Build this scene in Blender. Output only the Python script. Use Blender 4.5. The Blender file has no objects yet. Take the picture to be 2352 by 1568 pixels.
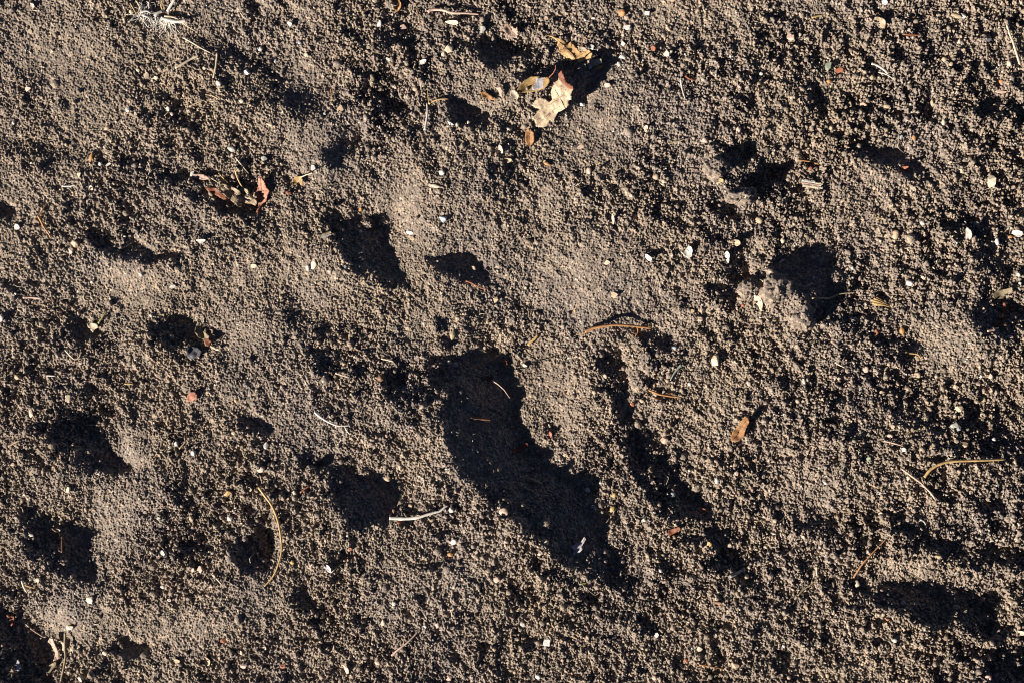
import bpy, bmesh, math, random
import numpy as np
from mathutils import Vector, Matrix, noise as mnoise
from mathutils.geometry import delaunay_2d_cdt

SC = bpy.context.scene
COL = SC.collection
RNG = np.random.default_rng(7)
random.seed(11)

# ------------------------------------------------------------------ camera, sky, sun, exposure
CAM_H = 1.55                       # metres above the soil
SUN_EL = math.radians(23)
SUN_AZ = math.radians(33)          # shadows run this way, counted from +X
S = 1.0 / 2352.0                   # metres per unit of the measured photo grid (2352 x 1568)

cam = bpy.data.cameras.new("camera"); cam_o = bpy.data.objects.new("camera", cam); COL.objects.link(cam_o)
cam_o.location = (0, 0, CAM_H); cam.sensor_width = 36; cam.lens = 36 * CAM_H / 1.0
cam.clip_start = 0.05; cam.clip_end = 500
SC.camera = cam_o

world = bpy.data.worlds.new("World"); SC.world = world; world.use_nodes = True
wn = world.node_tree; wn.nodes.clear()
sky = wn.nodes.new("ShaderNodeTexSky"); sky.sky_type = 'NISHITA'; sky.sun_disc = False
sky.sun_elevation = SUN_EL; sky.air_density = .2; sky.dust_density = .1; sky.ozone_density = 1.5
sky.sun_rotation = math.atan2(-math.cos(SUN_AZ), -math.sin(SUN_AZ)) % (2 * math.pi)
bg = wn.nodes.new("ShaderNodeBackground"); bg.inputs[1].default_value = 0.05
wo = wn.nodes.new("ShaderNodeOutputWorld")
wn.links.new(sky.outputs[0], bg.inputs[0]); wn.links.new(bg.outputs[0], wo.inputs[0])

sun = bpy.data.lights.new("sun", 'SUN'); sun.energy = 5.0; sun.angle = math.radians(0.5); sun.color = (1.0, 0.92, 0.80)
sun_o = bpy.data.objects.new("sun", sun); COL.objects.link(sun_o); sun_o.location = (-2, -1.5, 2)
ldir = Vector((math.cos(SUN_AZ) * math.cos(SUN_EL), math.sin(SUN_AZ) * math.cos(SUN_EL), -math.sin(SUN_EL)))
sun_o.rotation_euler = ldir.to_track_quat('-Z', 'Y').to_euler()

SC.view_settings.view_transform = 'Standard'; SC.view_settings.look = 'None'
SC.view_settings.gamma = 1; SC.view_settings.use_curve_mapping = False
SC.view_settings.exposure = 1.05
SC.cycles.filter_width = 1.05

# ------------------------------------------------------------------ materials
def new_mat(name):
    m = bpy.data.materials.new(name); m.use_nodes = True
    return m, m.node_tree, m.node_tree.nodes["Principled BSDF"]

def ramp(nt, fac, stops):
    r = nt.nodes.new("ShaderNodeValToRGB"); e = r.color_ramp.elements
    e[0].position, e[0].color = stops[0][0], (*stops[0][1], 1)
    e[1].position, e[1].color = stops[-1][0], (*stops[-1][1], 1)
    for p, c in stops[1:-1]:
        q = e.new(p); q.color = (*c, 1)
    nt.links.new(fac, r.inputs[0]); return r.outputs[0]

def mix(nt, fac, a, b, mode='MIX'):
    m = nt.nodes.new("ShaderNodeMix"); m.data_type = 'RGBA'; m.blend_type = mode
    for v, i in ((fac, 0), (a, 6), (b, 7)):
        if isinstance(v, (int, float)): m.inputs[i].default_value = v
        elif isinstance(v, tuple): m.inputs[i].default_value = (*v, 1)
        else: nt.links.new(v, m.inputs[i])
    return m.outputs[2]

def noise_tex(nt, vec, scale, detail=3, rough=.55):
    n = nt.nodes.new("ShaderNodeTexNoise"); n.inputs["Scale"].default_value = scale
    n.inputs["Detail"].default_value = detail; n.inputs["Roughness"].default_value = rough
    nt.links.new(vec, n.inputs["Vector"]); return n

def soil_material():
    m, nt, b = new_mat("soil")
    tc = nt.nodes.new("ShaderNodeTexCoord").outputs["Object"]
    big = noise_tex(nt, tc, 7, 3)
    warm = ramp(nt, big.outputs[0], [(.36, (.226, .186, .163)), (.5, (.244, .196, .160)), (.66, (.258, .205, .160))])
    vo = nt.nodes.new("ShaderNodeTexVoronoi"); vo.inputs["Scale"].default_value = 330
    nt.links.new(tc, vo.inputs["Vector"])
    sep = nt.nodes.new("ShaderNodeSeparateColor"); nt.links.new(vo.outputs["Color"], sep.inputs[0])
    tone = ramp(nt, sep.outputs[0], [(0, (.62, .62, .63)), (.35, (.9, .9, .9)), (.85, (1.06, 1.05, 1.04)), (1, (1.6, 1.52, 1.42))])
    c = mix(nt, 1.0, warm, tone, 'MULTIPLY')
    v2 = nt.nodes.new("ShaderNodeTexVoronoi"); v2.inputs["Scale"].default_value = 620
    nt.links.new(tc, v2.inputs["Vector"])
    s2 = nt.nodes.new("ShaderNodeSeparateColor"); nt.links.new(v2.outputs["Color"], s2.inputs[0])
    c = mix(nt, ramp(nt, s2.outputs[1], [(.90, (0, 0, 0)), (.99, (.75, .75, .75))]), c, ramp(nt, s2.outputs[2], [(0, (.42, .27, .18)), (.5, (.50, .42, .32)), (1, (.62, .58, .52))]))
    fine = noise_tex(nt, tc, 900, 4, .7)
    c = mix(nt, 1.0, c, ramp(nt, fine.outputs[0], [(.3, (.72, .72, .72)), (.7, (1.25, 1.24, 1.22))]), 'MULTIPLY')
    mid = noise_tex(nt, tc, 60, 3)
    c = mix(nt, 1.0, c, ramp(nt, mid.outputs[0], [(.3, (.82, .82, .84)), (.7, (1.15, 1.14, 1.12))]), 'MULTIPLY')
    nt.links.new(c, b.inputs["Base Color"])
    b.inputs["Roughness"].default_value = .78; b.inputs["Specular IOR Level"].default_value = .35
    bp = nt.nodes.new("ShaderNodeBump"); bp.inputs["Strength"].default_value = .55; bp.inputs["Distance"].default_value = .0006
    nt.links.new(fine.outputs[0], bp.inputs["Height"]); nt.links.new(bp.outputs[0], b.inputs["Normal"])
    return m
SOIL = soil_material()

PAL = dict(w=(.60, .56, .51), c=(.60, .50, .37), t=(.40, .30, .20), p=(.55, .39, .31), r=(.30, .105, .055), g=(.34, .33, .30),
           o=(.42, .21, .085), y=(.50, .33, .14), s=(.52, .23, .15), b=(.34, .38, .42), n=(.19, .10, .055), l=(.58, .55, .60), e=(.36, .40, .30), d=(.10, .10, .12),
           h=(.74, .58, .40), k=(.34, .27, .17), v=(.30, .28, .10), u=(.68, .43, .20))
WORD = dict(w="white", c="cream", t="tan", p="pinkish", r="reddish brown", g="grey", o="orange", s="salmon", y="yellow", b="bluish grey", n="dark brown",
            l="lilac white", e="pale green", d="slate dark", h="beige", k="olive brown", v="olive green", u="light orange")
_mats = {}
def surf(code, kind='stone'):
    key = code + kind
    if key in _mats: return _mats[key]
    rgb = PAL[code]
    m, nt, b = new_mat(f"{WORD[code]} {kind}")
    tc = nt.nodes.new("ShaderNodeTexCoord").outputs["Object"]
    dk = tuple(v * (.55 if kind in ('leaf', 'bark') else .72) for v in rgb); lt = tuple(min(.85, v * 1.18) for v in rgb)
    n1 = noise_tex(nt, tc, 260 if kind == 'stone' else 130, 5, .65)
    c = ramp(nt, n1.outputs[0], [(.3, dk), (.55, rgb), (.75, lt)])
    n2 = noise_tex(nt, tc, 700, 3, .7)
    if kind == 'leaf':
        n4 = noise_tex(nt, tc, 420, 3, .6)
        c = mix(nt, ramp(nt, n4.outputs[0], [(.56, (0, 0, 0)), (.66, (.75, .75, .75))]), c, tuple(v * .38 for v in rgb))
    soilspot = ramp(nt, n2.outputs[0], [(.60, (0, 0, 0)), (.72, (.7, .7, .7))])
    c = mix(nt, soilspot, c, (.16, .12, .09))
    if kind == 'bark':
        mp = nt.nodes.new("ShaderNodeMapping"); mp.inputs["Scale"].default_value = (1, 1, 1); nt.links.new(tc, mp.inputs[0])
        n3 = noise_tex(nt, mp.outputs[0], 1500, 2)
        c = mix(nt, .35, c, ramp(nt, n3.outputs[0], [(.35, dk), (.65, lt)]))
    nt.links.new(c, b.inputs["Base Color"])
    b.inputs["Roughness"].default_value = dict(stone=.55, leaf=.6, bark=.6, straw=.45, glass=.15).get(kind, .6)
    b.inputs["Specular IOR Level"].default_value = .4
    bp = nt.nodes.new("ShaderNodeBump"); bp.inputs["Strength"].default_value = .5; bp.inputs["Distance"].default_value = .0005
    nt.links.new(n1.outputs[0], bp.inputs["Height"]); nt.links.new(bp.outputs[0], b.inputs["Normal"])
    if kind == 'leaf':
        tr = nt.nodes.new("ShaderNodeBsdfTranslucent"); nt.links.new(c, tr.inputs[0])
        mx = nt.nodes.new("ShaderNodeMixShader"); mx.inputs[0].default_value = .22
        out = nt.nodes["Material Output"]
        nt.links.new(b.outputs[0], mx.inputs[1]); nt.links.new(tr.outputs[0], mx.inputs[2]); nt.links.new(mx.outputs[0], out.inputs[0])
    if kind == 'glass':
        b.inputs["Transmission Weight"].default_value = .35
    _mats[key] = m
    return m

# ------------------------------------------------------------------ object helpers
def tag(o, label=None, cat=None, group=None, kind=None):
    if label: o["label"] = label
    if cat: o["category"] = cat
    if group: o["group"] = group
    if kind: o["kind"] = kind
    return o

def link(name, mesh, mat, parent=None):
    o = bpy.data.objects.new(name, mesh); COL.objects.link(o)
    if mat: mesh.materials.append(mat)
    if parent: o.parent = parent
    return o

def empty(name, loc):
    o = bpy.data.objects.new(name, None); COL.objects.link(o); o.location = loc; o.empty_display_size = .01
    return o

def mesh_np(name, V, F, smooth=True):
    me = bpy.data.meshes.new(name)
    V = np.asarray(V, np.float32); F = np.asarray(F, np.int32); k = F.shape[1]
    me.vertices.add(len(V)); me.vertices.foreach_set("co", V.ravel())
    me.loops.add(F.size); me.loops.foreach_set("vertex_index", F.ravel())
    me.polygons.add(len(F)); me.polygons.foreach_set("loop_start", np.arange(0, F.size, k, dtype=np.int32))
    me.update(calc_edges=True); me.validate() if len(F) < 50000 else None
    me.polygons.foreach_set("use_smooth", np.full(len(me.polygons), smooth, dtype=bool))
    return me

# ------------------------------------------------------------------ the soil relief
# Hollows (dark = slope turned away from the low sun) and lit banks, measured on the photo grid.
HOLLOWS = [  # polygon, steepness
 ([(985,812),(1060,816),(1150,812),(1168,832),(1178,870),(1197,900),(1192,940),(1212,990),(1252,1045),(1292,1078),(1340,1088),(1366,1130),(1378,1190),(1402,1240),(1428,1300),(1420,1345),(1370,1340),(1300,1295),(1250,1250),(1205,1200),(1160,1165),(1105,1130),(1065,1095),(1045,1030),(1020,960),(1022,915),(1000,895),(980,865)],1.0),
 ([(860,878),(940,872),(1020,876),(1030,905),(960,912),(900,905)],.8),
 ([(1440,930),(1455,970),(1490,1015),(1530,1055),(1572,1120),(1625,1160),(1612,1200),(1560,1205),(1500,1150),(1460,1095),(1445,1040),(1425,970)],1.0),
 ([(1375,790),(1430,800),(1450,880),(1455,960),(1420,960),(1385,890)],.75),
 ([(1600,1200),(1660,1210),(1700,1270),(1740,1330),(1690,1340),(1640,1290)],.7),
 ([(750,485),(800,500),(880,510),(905,590),(938,640),(925,668),(850,640),(800,590),(755,545)],1.0),
 ([(755,330),(825,288),(818,350),(785,380),(740,345)],1.0),
 ([(815,190),(900,205),(935,240),(925,270),(880,265),(835,235)],.85),
 ([(980,575),(1060,580),(1128,622),(1122,655),(1060,645),(1005,612)],.9),
 ([(1655,352),(1680,332),(1725,335),(1732,356),(1712,382),(1682,388),(1655,370)],1.05),
 ([(1685,440),(1700,418),(1745,382),(1817,370),(1808,400),(1775,435),(1745,462),(1722,450)],1.05),
 ([(1765,605),(1790,587),(1850,580),(1900,590),(1936,572),(1922,612),(1928,652),(1915,692),(1900,720),(1875,740),(1865,700),(1820,672),(1785,645)],1.1),
 ([(1672,592),(1715,590),(1738,620),(1728,660),(1690,655)],.95),
 ([(1625,650),(1680,655),(1700,700),(1690,735),(1640,700)],.8),
 ([(1950,300),(2010,330),(2090,350),(2145,385),(2150,412),(2090,405),(2020,385),(1960,345)],.8),
 ([(2228,560),(2290,560),(2335,610),(2345,650),(2290,630),(2240,600)],.95),
 ([(2235,700),(2260,672),(2352,700),(2400,730),(2400,775),(2300,772),(2250,755)],1.0),
 ([(1298,165),(1345,158),(1368,190),(1345,225),(1312,245),(1300,205)],.95),
 ([(1180,170),(1270,135),(1330,150),(1300,175),(1240,170),(1195,188)],.8),
 ([(1060,95),(1140,75),(1225,90),(1235,130),(1170,160),(1100,140)],.7),
 ([(1010,235),(1080,240),(1130,255),(1120,290),(1060,290),(1020,265)],.75),
 ([(860,60),(920,50),(975,62),(965,85),(900,95),(865,80)],.75),
 ([(195,545),(270,550),(330,575),(400,580),(425,592),(350,606),(280,595),(230,575)],.95),
 ([(-30,470),(20,465),(45,485),(30,505),(-30,510)],.95),
 ([(-30,640),(30,632),(70,650),(30,665),(-30,665)],.7),
 ([(140,745),(190,730),(240,755),(220,785),(160,785)],.8),
 ([(335,735),(400,728),(460,745),(485,775),(430,800),(370,780)],.85),
 ([(150,938),(192,948),(232,990),(242,1030),(272,1060),(322,1080),(300,1097),(250,1093),(190,1078),(150,1040),(132,990)],1.0),
 ([(55,1158),(100,1178),(150,1213),(182,1230),(212,1290),(217,1342),(180,1342),(130,1300),(80,1260),(58,1200)],1.0),
 ([(758,1078),(800,1068),(862,1088),(902,1108),(928,1150),(930,1182),(880,1192),(820,1190),(780,1150),(758,1110)],1.05),
 ([(690,1050),(740,1045),(750,1075),(710,1085)],.8),
 ([(525,955),(580,950),(630,985),(610,1005),(550,990)],.7),
 ([(-30,1405),(10,1410),(45,1432),(65,1470),(112,1490),(125,1600),(-30,1600)],.9),
 ([(1935,1325),(2000,1343),(2080,1343),(2170,1362),(2268,1378),(2290,1405),(2275,1475),(2210,1445),(2140,1430),(2060,1402),(1975,1362)],1.0),
 ([(2040,1195),(2120,1215),(2190,1250),(2270,1262),(2400,1262),(2400,1292),(2270,1305),(2180,1285),(2100,1240)],.85),
 ([(2250,1510),(2310,1490),(2400,1500),(2400,1600),(2250,1600)],.9),
 ([(560,1215),(615,1215),(632,1260),(615,1310),(565,1300),(545,1255)],.75),
 ([(660,1345),(710,1345),(732,1380),(700,1395),(665,1375)],.7),
 ([(250,1470),(300,1462),(345,1480),(320,1505),(270,1505)],.75),
 ([(355,385),(410,375),(470,395),(470,430),(410,430),(370,415)],.7),
 ([(470,430),(540,455),(600,480),(580,500),(510,490),(460,460)],.8),
 ([(470,70),(540,110),(640,170),(740,225),(760,260),(700,280),(600,235),(500,170),(440,110)],.5),
 ([(1120,350),(1165,345),(1195,390),(1190,445),(1150,450),(1125,400)],.65),
 ([(1180,680),(1210,690),(1205,720),(1180,715)],.7),
 ([(1840,200),(1890,190),(1905,240),(1880,275),(1850,240)],.75),
 ([(1700,120),(1790,115),(1800,145),(1740,150)],.6),
 ([(1940,215),(2000,235),(2030,270),(1980,280),(1945,250)],.6),
 ([(2210,215),(2352,250),(2400,270),(2400,300),(2300,285),(2220,250)],.6),
 ([(2180,495),(2240,510),(2270,560),(2210,550)],.6),
 ([(1620,450),(1670,460),(1700,505),(1650,510),(1620,480)],.75),
 ([(1340,730),(1400,722),(1500,760),(1560,790),(1560,810),(1500,790),(1420,765)],.55),
 ([(1510,770),(1550,770),(1555,800),(1515,800)],.95),
 ([(1900,850),(2000,870),(2100,900),(2200,950),(2380,1010),(2380,1090),(2200,1040),(2050,960),(1930,900)],.48),
 ([(1930,700),(1990,720),(2060,760),(2110,800),(2090,850),(2010,810),(1950,760)],.55),
 ([(1660,1050),(1760,1080),(1780,1110),(1680,1090)],.5),
 ([(690,790),(760,790),(800,850),(740,870),(690,830)],.5),
 ([(60,1000),(120,1040),(110,1080),(50,1050)],.5),
 ([(330,240),(400,260),(420,300),(350,290)],.5),
 ([(620,740),(680,700),(720,720),(690,760)],.45),
 ([(1120,1350),(1220,1340),(1260,1380),(1180,1400)],.45),
 ([(1750,880),(1850,900),(1900,960),(1800,950)],.5),
 ([(400,1240),(470,1240),(480,1290),(410,1290)],.45),
 ([(1800,1180),(1900,1190),(1950,1240),(1850,1230)],.5),
 ([(60,340),(130,350),(150,400),(80,400)],.5),
 ([(800,770),(850,760),(880,790),(830,800)],.5),
]
BANKS = [  # cx, cy, rx, ry, rotation, slope towards the sun
 (935,505,45,80,-25,1.0),(300,632,80,38,-15,.85),(540,755,60,45,0,.7),(1225,900,28,70,-15,.9),(1300,1010,35,75,-35,.9),(1415,1180,26,80,-22,.7),
 (1300,640,120,90,0,.45),(748,375,20,55,-20,.8),(290,1035,45,30,-40,.8),(140,1440,50,40,0,.7),(255,1190,40,75,-25,.7),(1370,250,45,45,0,.7),
 (760,650,100,60,-20,.5),(1800,700,45,70,-40,.9),(1696,455,34,16,0,.9),(1645,390,22,25,0,.9),(2190,815,70,45,-20,.6),(2110,1320,130,26,-12,.7),
 (2300,1430,35,45,0,.7),(1870,1110,60,60,0,.5),(415,1440,60,35,0,.5),(1000,760,60,50,0,.3),(955,1130,40,50,0,.5),(1660,930,40,60,-30,.4),
 (690,130,40,60,-20,.4),(1700,1430,90,60,0,.2),(860,460,40,30,0,.6),(2040,600,60,50,0,.3),(560,600,60,40,0,.3),(1610,1120,26,60,-35,.6),
 (700,300,40,60,-25,.5),(130,90,90,60,0,.35),(1500,640,70,40,0,.3),(1490,840,26,60,0,.7),
]
SMOOTH = [  # places where the soil is fine and even: cx, cy, rx, ry, amount
 (935,520,60,110,.6),(300,640,110,60,.5),(540,750,90,70,.45),(960,770,110,70,.4),(1230,900,50,120,.5),(1310,1030,50,100,.45),(1350,620,180,140,.45),
 (415,1440,90,60,.5),(140,1440,70,70,.45),(1370,270,80,80,.55),(750,360,60,90,.4),(130,120,180,110,.35),(80,260,90,80,.3),(1870,1110,90,70,.35),
 (2190,800,110,70,.4),(1130,960,110,140,.35),(1320,1190,80,80,.3),(1850,630,70,60,.4),(850,580,60,60,.3),(1800,700,60,60,.3),(2110,1330,160,50,.3),
 (260,1190,60,90,.35),(850,1140,70,50,.3),(1560,40,120,50,.3),(300,1030,60,50,.4),(1080,320,90,50,.2),(700,650,110,80,.25),
]
DX = 0.0005
TW, TH = 1.18, 0.84
NX, NY = int(round(TW / DX)), int(round(TH / DX))
xs = (np.arange(NX) - NX / 2) * DX
ys = (np.arange(NY) - NY / 2) * DX
U = (xs / S + 1176).astype(np.float32)[None, :]
Vv = (784 - ys / S).astype(np.float32)[:, None]
fx = np.fft.rfftfreq(NX, DX)[None, :]
fy = np.fft.fftfreq(NY, DX)[:, None]
K = np.sqrt(fx ** 2 + fy ** 2)

def gauss(a, sig):
    return np.fft.irfft2(np.fft.rfft2(a) * np.exp(-2 * (math.pi * sig * K) ** 2), s=a.shape).astype(np.float32)

def band_noise(lo, hi, beta=1.0):
    """random field with wavelengths between lo and hi metres, unit variance"""
    w = np.fft.rfft2(RNG.standard_normal((NY, NX)).astype(np.float32))
    k = np.maximum(K, 1e-6)
    filt = k ** (-beta) * np.exp(-(k * lo) ** 2) * (1 - np.exp(-(k * hi) ** 2))
    f = np.fft.irfft2(w * filt, s=(NY, NX))
    return (f / f.std()).astype(np.float32)

# ragged outlines
wob_u = band_noise(.012, .06, 1.2) * 6; wob_v = band_noise(.012, .06, 1.2) * 6

def fill_poly(A, pts, val):
    P = np.array(pts, float); c = P.mean(0)
    u0, u1, v0, v1 = P[:, 0].min() - 30, P[:, 0].max() + 30, P[:, 1].min() - 30, P[:, 1].max() + 30
    ii = np.where((U[0] >= u0) & (U[0] <= u1))[0]; jj = np.where((Vv[:, 0] >= v0) & (Vv[:, 0] <= v1))[0]
    if not len(ii) or not len(jj): return
    sl = np.s_[jj[0]:jj[-1] + 1, ii[0]:ii[-1] + 1]
    px = np.broadcast_to(U, (NY, NX))[sl] + wob_u[sl]; py = np.broadcast_to(Vv, (NY, NX))[sl] + wob_v[sl]
    ins = np.zeros(px.shape, bool); n = len(P)
    for a in range(n):
        xa, ya = P[a]; xb, yb = P[(a + 1) % n]
        if ya == yb: continue
        cond = ((ya > py) != (yb > py)) & (px < (xb - xa) * (py - ya) / (yb - ya) + xa)
        ins ^= cond
    A[sl] = np.maximum(A[sl], ins * np.float32(val))

def add_ell(A, cx, cy, rx, ry, rot, val):
    t = math.radians(rot); du = U - cx; dv = Vv - cy
    a = (du * math.cos(t) - dv * math.sin(t)) / rx; b = (du * math.sin(t) + dv * math.cos(t)) / ry
    np.maximum(A, np.float32(val) * np.exp(-(a * a + b * b) ** 1.5 * .7), out=A)

M = np.zeros((NY, NX), np.float32); B = np.zeros((NY, NX), np.float32); SM = np.zeros((NY, NX), np.float32)
for pts, v in HOLLOWS: fill_poly(M, pts, v if v >= .7 else min(.67, v * 1.35))
for e in BANKS: add_ell(B, *e)
for cx, cy, rx, ry, v in SMOOTH: add_ell(SM, cx, cy, rx * 1.25, ry * 1.25, 0, min(.8, v * 1.3))
M = gauss(M, .0016)
B *= (1 - np.clip(M * 1.5, 0, 1))
TE = math.tan(SUN_EL)
G = .02 * (1 - M) * (1 - B) + B * .5 - M * (TE + .16 * M)
G += gauss(RNG.standard_normal((NY, NX)).astype(np.float32), .012) * 5.0 * (1 - np.clip(M, 0, 1))
ca, sa = math.cos(SUN_AZ), math.sin(SUN_AZ)
Ds = 2j * math.pi * (fx * ca + fy * sa); Dn = 2j * math.pi * (-fx * sa + fy * ca)
den = np.abs(Ds) ** 2 + .10 * np.abs(Dn) ** 2 + (2 * math.pi * .55) ** 2
gt = G.copy(); LIM = np.exp(-(K * .0035) ** 2)
for it in range(5):
    hh = np.conj(Ds) * np.fft.rfft2(gt) / den * LIM
    got = np.fft.irfft2(Ds * hh, s=(NY, NX)).astype(np.float32)
    if it < 4: gt += (G - got) * (np.clip(M, 0, 1) * 1.0 + B * .6 + .08)
macro = np.fft.irfft2(hh, s=(NY, NX)).astype(np.float32)
del gt, got
# the hollows and banks checked against the low sun: where a bank should be lit it is raised to the light, where a hollow should be dark it is sunk
Q = 4; step = DX * Q
Mq = M[::Q, ::Q].copy(); hq = macro[::Q, ::Q].copy(); h0 = hq.copy()
fxq = np.fft.rfftfreq(hq.shape[1], step)[None, :]; fyq = np.fft.fftfreq(hq.shape[0], step)[:, None]; K2q = fxq ** 2 + fyq ** 2
gq = lambda a, sg: np.fft.irfft2(np.fft.rfft2(a) * np.exp(-2 * (math.pi * sg) ** 2 * K2q), s=a.shape)
want = Mq > .68; lit = Mq < .30
for it in range(46):
    hor = np.full(hq.shape, -9.0)
    for k in range(1, 58):
        d = k * step
        hor = np.maximum(hor, np.roll(hq, (int(round(k * sa)), int(round(k * ca))), (0, 1)) - d * TE)
    D = hor - hq
    up = np.where(lit, np.clip(D + .0006, 0, None), 0) ; dn = np.where(want, np.clip(.0016 * np.clip(Mq, 0, 1) - D, 0, .006), 0)
    hq = hq + gq(up * .55 - dn * .7, .0024)
    hq += (gq(hq, .0035) - hq) * .06
print("dark where wanted", (D[want] > 0).mean(), "dark where lit wanted", (D[lit] > 0).mean())
dq = np.fft.rfft2(hq - h0); full = np.zeros((NY, NX // 2 + 1), complex)
ny2, nx2 = hq.shape[0] // 2, hq.shape[1] // 2
full[:ny2, :nx2] = dq[:ny2, :nx2]; full[-ny2 + 1:, :nx2] = dq[-ny2 + 1:, :nx2]
macro = macro + (np.fft.irfft2(full, s=(NY, NX)) * Q * Q).astype(np.float32); del full
macro -= macro.mean()
print("macro relief mm", macro.min() * 1000, macro.max() * 1000)

# crumb structure: coarse on the right and at the bottom, fine on the even banks
coarse = 0.78 + .26 * np.clip((U - 1500) / 900, -.4, 1) + .14 * np.clip((Vv - 900) / 700, -.5, 1)
coarse = (coarse + .16 * band_noise(.05, .2, 1.0)) * (1 - SM)
coarse = np.clip(coarse, .22, 1.35).astype(np.float32)
base = macro + coarse * (band_noise(.006, .02, .8) * .0010 + band_noise(.014, .06, 1.0) * .0017 + band_noise(.0022, .006, .3) * .00095)
H = base.copy().ravel()
bflat = base.ravel(); cflat = coarse.ravel()
def stamp(rad, cover, jitter=.55):
    n = int(cover * TW * TH / (math.pi * rad * rad))
    cxs = RNG.random(n) * NX; cys = RNG.random(n) * NY
    ix = cxs.astype(np.int64); iy = cys.astype(np.int64); idx = iy * NX + ix
    co = cflat[idx]
    keep = RNG.random(n) < np.clip(.30 + .75 * co, 0, 1) * (1 if rad < .0016 else np.clip(co * 1.1 - .15, .04, 1))
    cxs, cys, ix, iy, idx, co = [a[keep] for a in (cxs, cys, ix, iy, idx, co)]; n = len(ix)
    r = rad * RNG.uniform(.7, 1.35, n); asp = RNG.uniform(.65, 1.0, n); th = RNG.random(n) * math.pi
    ct, st = np.cos(th), np.sin(th)
    z0 = bflat[idx] + r * RNG.uniform(-.75, jitter, n) * np.clip(co * 1.2, .3, 1.3)
    zh = r * RNG.uniform(.7, 1.35, n) * np.clip(.45 + .65 * co, .4, 1.15)
    k = int(math.ceil(rad * 1.35 / DX)) + 1
    fxx = cxs - ix - .5; fyy = cys - iy - .5
    for dy in range(-k, k + 1):
        for dx in range(-k, k + 1):
            if dx * dx + dy * dy > (k + .5) ** 2: continue
            a = (dx - fxx) * DX; b = (dy - fyy) * DX
            p = (a * ct + b * st) / r; q = (-a * st + b * ct) / (r * asp)
            d = p * p + q * q
            s_ = d < 1
            hv = z0[s_] + zh[s_] * np.sqrt(1 - d[s_])
            jj = ((iy[s_] + dy) % NY) * NX + (ix[s_] + dx) % NX
            np.maximum.at(H, jj, hv.astype(np.float32))
stamp(.0038, .015, .3)
stamp(.0025, .05)
stamp(.0016, .14, .8)
stamp(.0010, .60, .9)
stamp(.00075, .9, 1.1)
H = H.reshape(NY, NX)
H += band_noise(.0009, .0028, .0) * .00032 * np.clip(coarse, .45, 1)
Hs = gauss(H, .006)          # smoothed surface for things that span many crumbs
print("soil built")

def z_at(x, y, r=.002, q=85):
    i = int(round(x / DX + NX / 2)); j = int(round(y / DX + NY / 2)); k = max(1, int(r / DX))
    w = H[np.clip(np.arange(j - k, j + k + 1), 0, NY - 1)][:, np.clip(np.arange(i - k, i + k + 1), 0, NX - 1)]
    return float(np.percentile(w, q))
def zs_at(x, y):
    i = min(max(int(round(x / DX + NX / 2)), 0), NX - 1); j = min(max(int(round(y / DX + NY / 2)), 0), NY - 1)
    return float(Hs[j, i])
def ground_point(u, v, r=.002, q=85):
    """where the thing seen at (u, v) on the photo grid rests on the soil"""
    x0, y0 = (u - 1176) * S, (784 - v) * S; z = 0
    for _ in range(4):
        x, y = x0 * (1 - z / CAM_H), y0 * (1 - z / CAM_H); z = z_at(x, y, r, q)
    return Vector((x, y, z))

def ground_mesh():
    gi = np.arange(NX + 1) % NX; gj = np.arange(NY + 1) % NY
    Z = H[gj][:, gi]
    X, Y = np.meshgrid((np.arange(NX + 1) - NX / 2) * DX, (np.arange(NY + 1) - NY / 2) * DX)
    V = np.stack([X, Y, Z], -1).reshape(-1, 3)
    n = NX + 1
    a = (np.arange(NY)[:, None] * n + np.arange(NX)[None, :]).ravel()
    F = np.stack([a, a + 1, a + n + 1, a + n], -1)
    return mesh_np("ground", V, F)
gm = ground_mesh()
g0 = link("ground", gm, SOIL); tag(g0, kind="structure")
for ty in range(-2, 3):                    # the same soil goes on all round the plot
    for tx in range(-2, 3):
        if tx or ty:
            o = bpy.data.objects.new("ground", gm); COL.objects.link(o); o.location = (tx * TW, ty * TH, 0); tag(o, kind="structure")
far_v = [(-300, -300, -.03), (300, -300, -.03), (300, 300, -.03), (-300, 300, -.03)]
tag(link("field", mesh_np("field", far_v, [(0, 1, 2, 3)], False), SOIL), kind="structure")

# ------------------------------------------------------------------ shape builders (V, F as numpy)
def ico(sub):
    bm = bmesh.new(); bmesh.ops.create_icosphere(bm, subdivisions=sub, radius=1)
    bm.verts.ensure_lookup_table()
    V = np.array([v.co[:] for v in bm.verts]); F = np.array([[v.index for v in f.verts] for f in bm.faces]); bm.free()
    return V, F
ICO = {k: ico(k) for k in (1, 2, 3, 4, 5)}

def rot_z(V, deg):
    t = math.radians(deg); c, s = math.cos(t), math.sin(t)
    return V @ np.array([[c, s, 0], [-s, c, 0], [0, 0, 1]])
def tilt(V, ax, ay):
    c, s = math.cos(ax), math.sin(ax); V = V @ np.array([[1, 0, 0], [0, c, s], [0, -s, c]])
    c, s = math.cos(ay), math.sin(ay); return V @ np.array([[c, 0, -s], [0, 1, 0], [s, 0, c]])

def pebble_mesh(rx, ry, rz, seed):
    V, F = ICO[3]; off = Vector((seed * 3.1, seed * 1.7, 5))
    d = np.array([mnoise.noise(Vector(v) * 1.1 + off) * .28 + mnoise.noise(Vector(v) * 3.3 + off) * .08 for v in V])
    return mesh_np("pebble", V * (1 + d)[:, None] * (rx, ry, rz), F)

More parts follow.
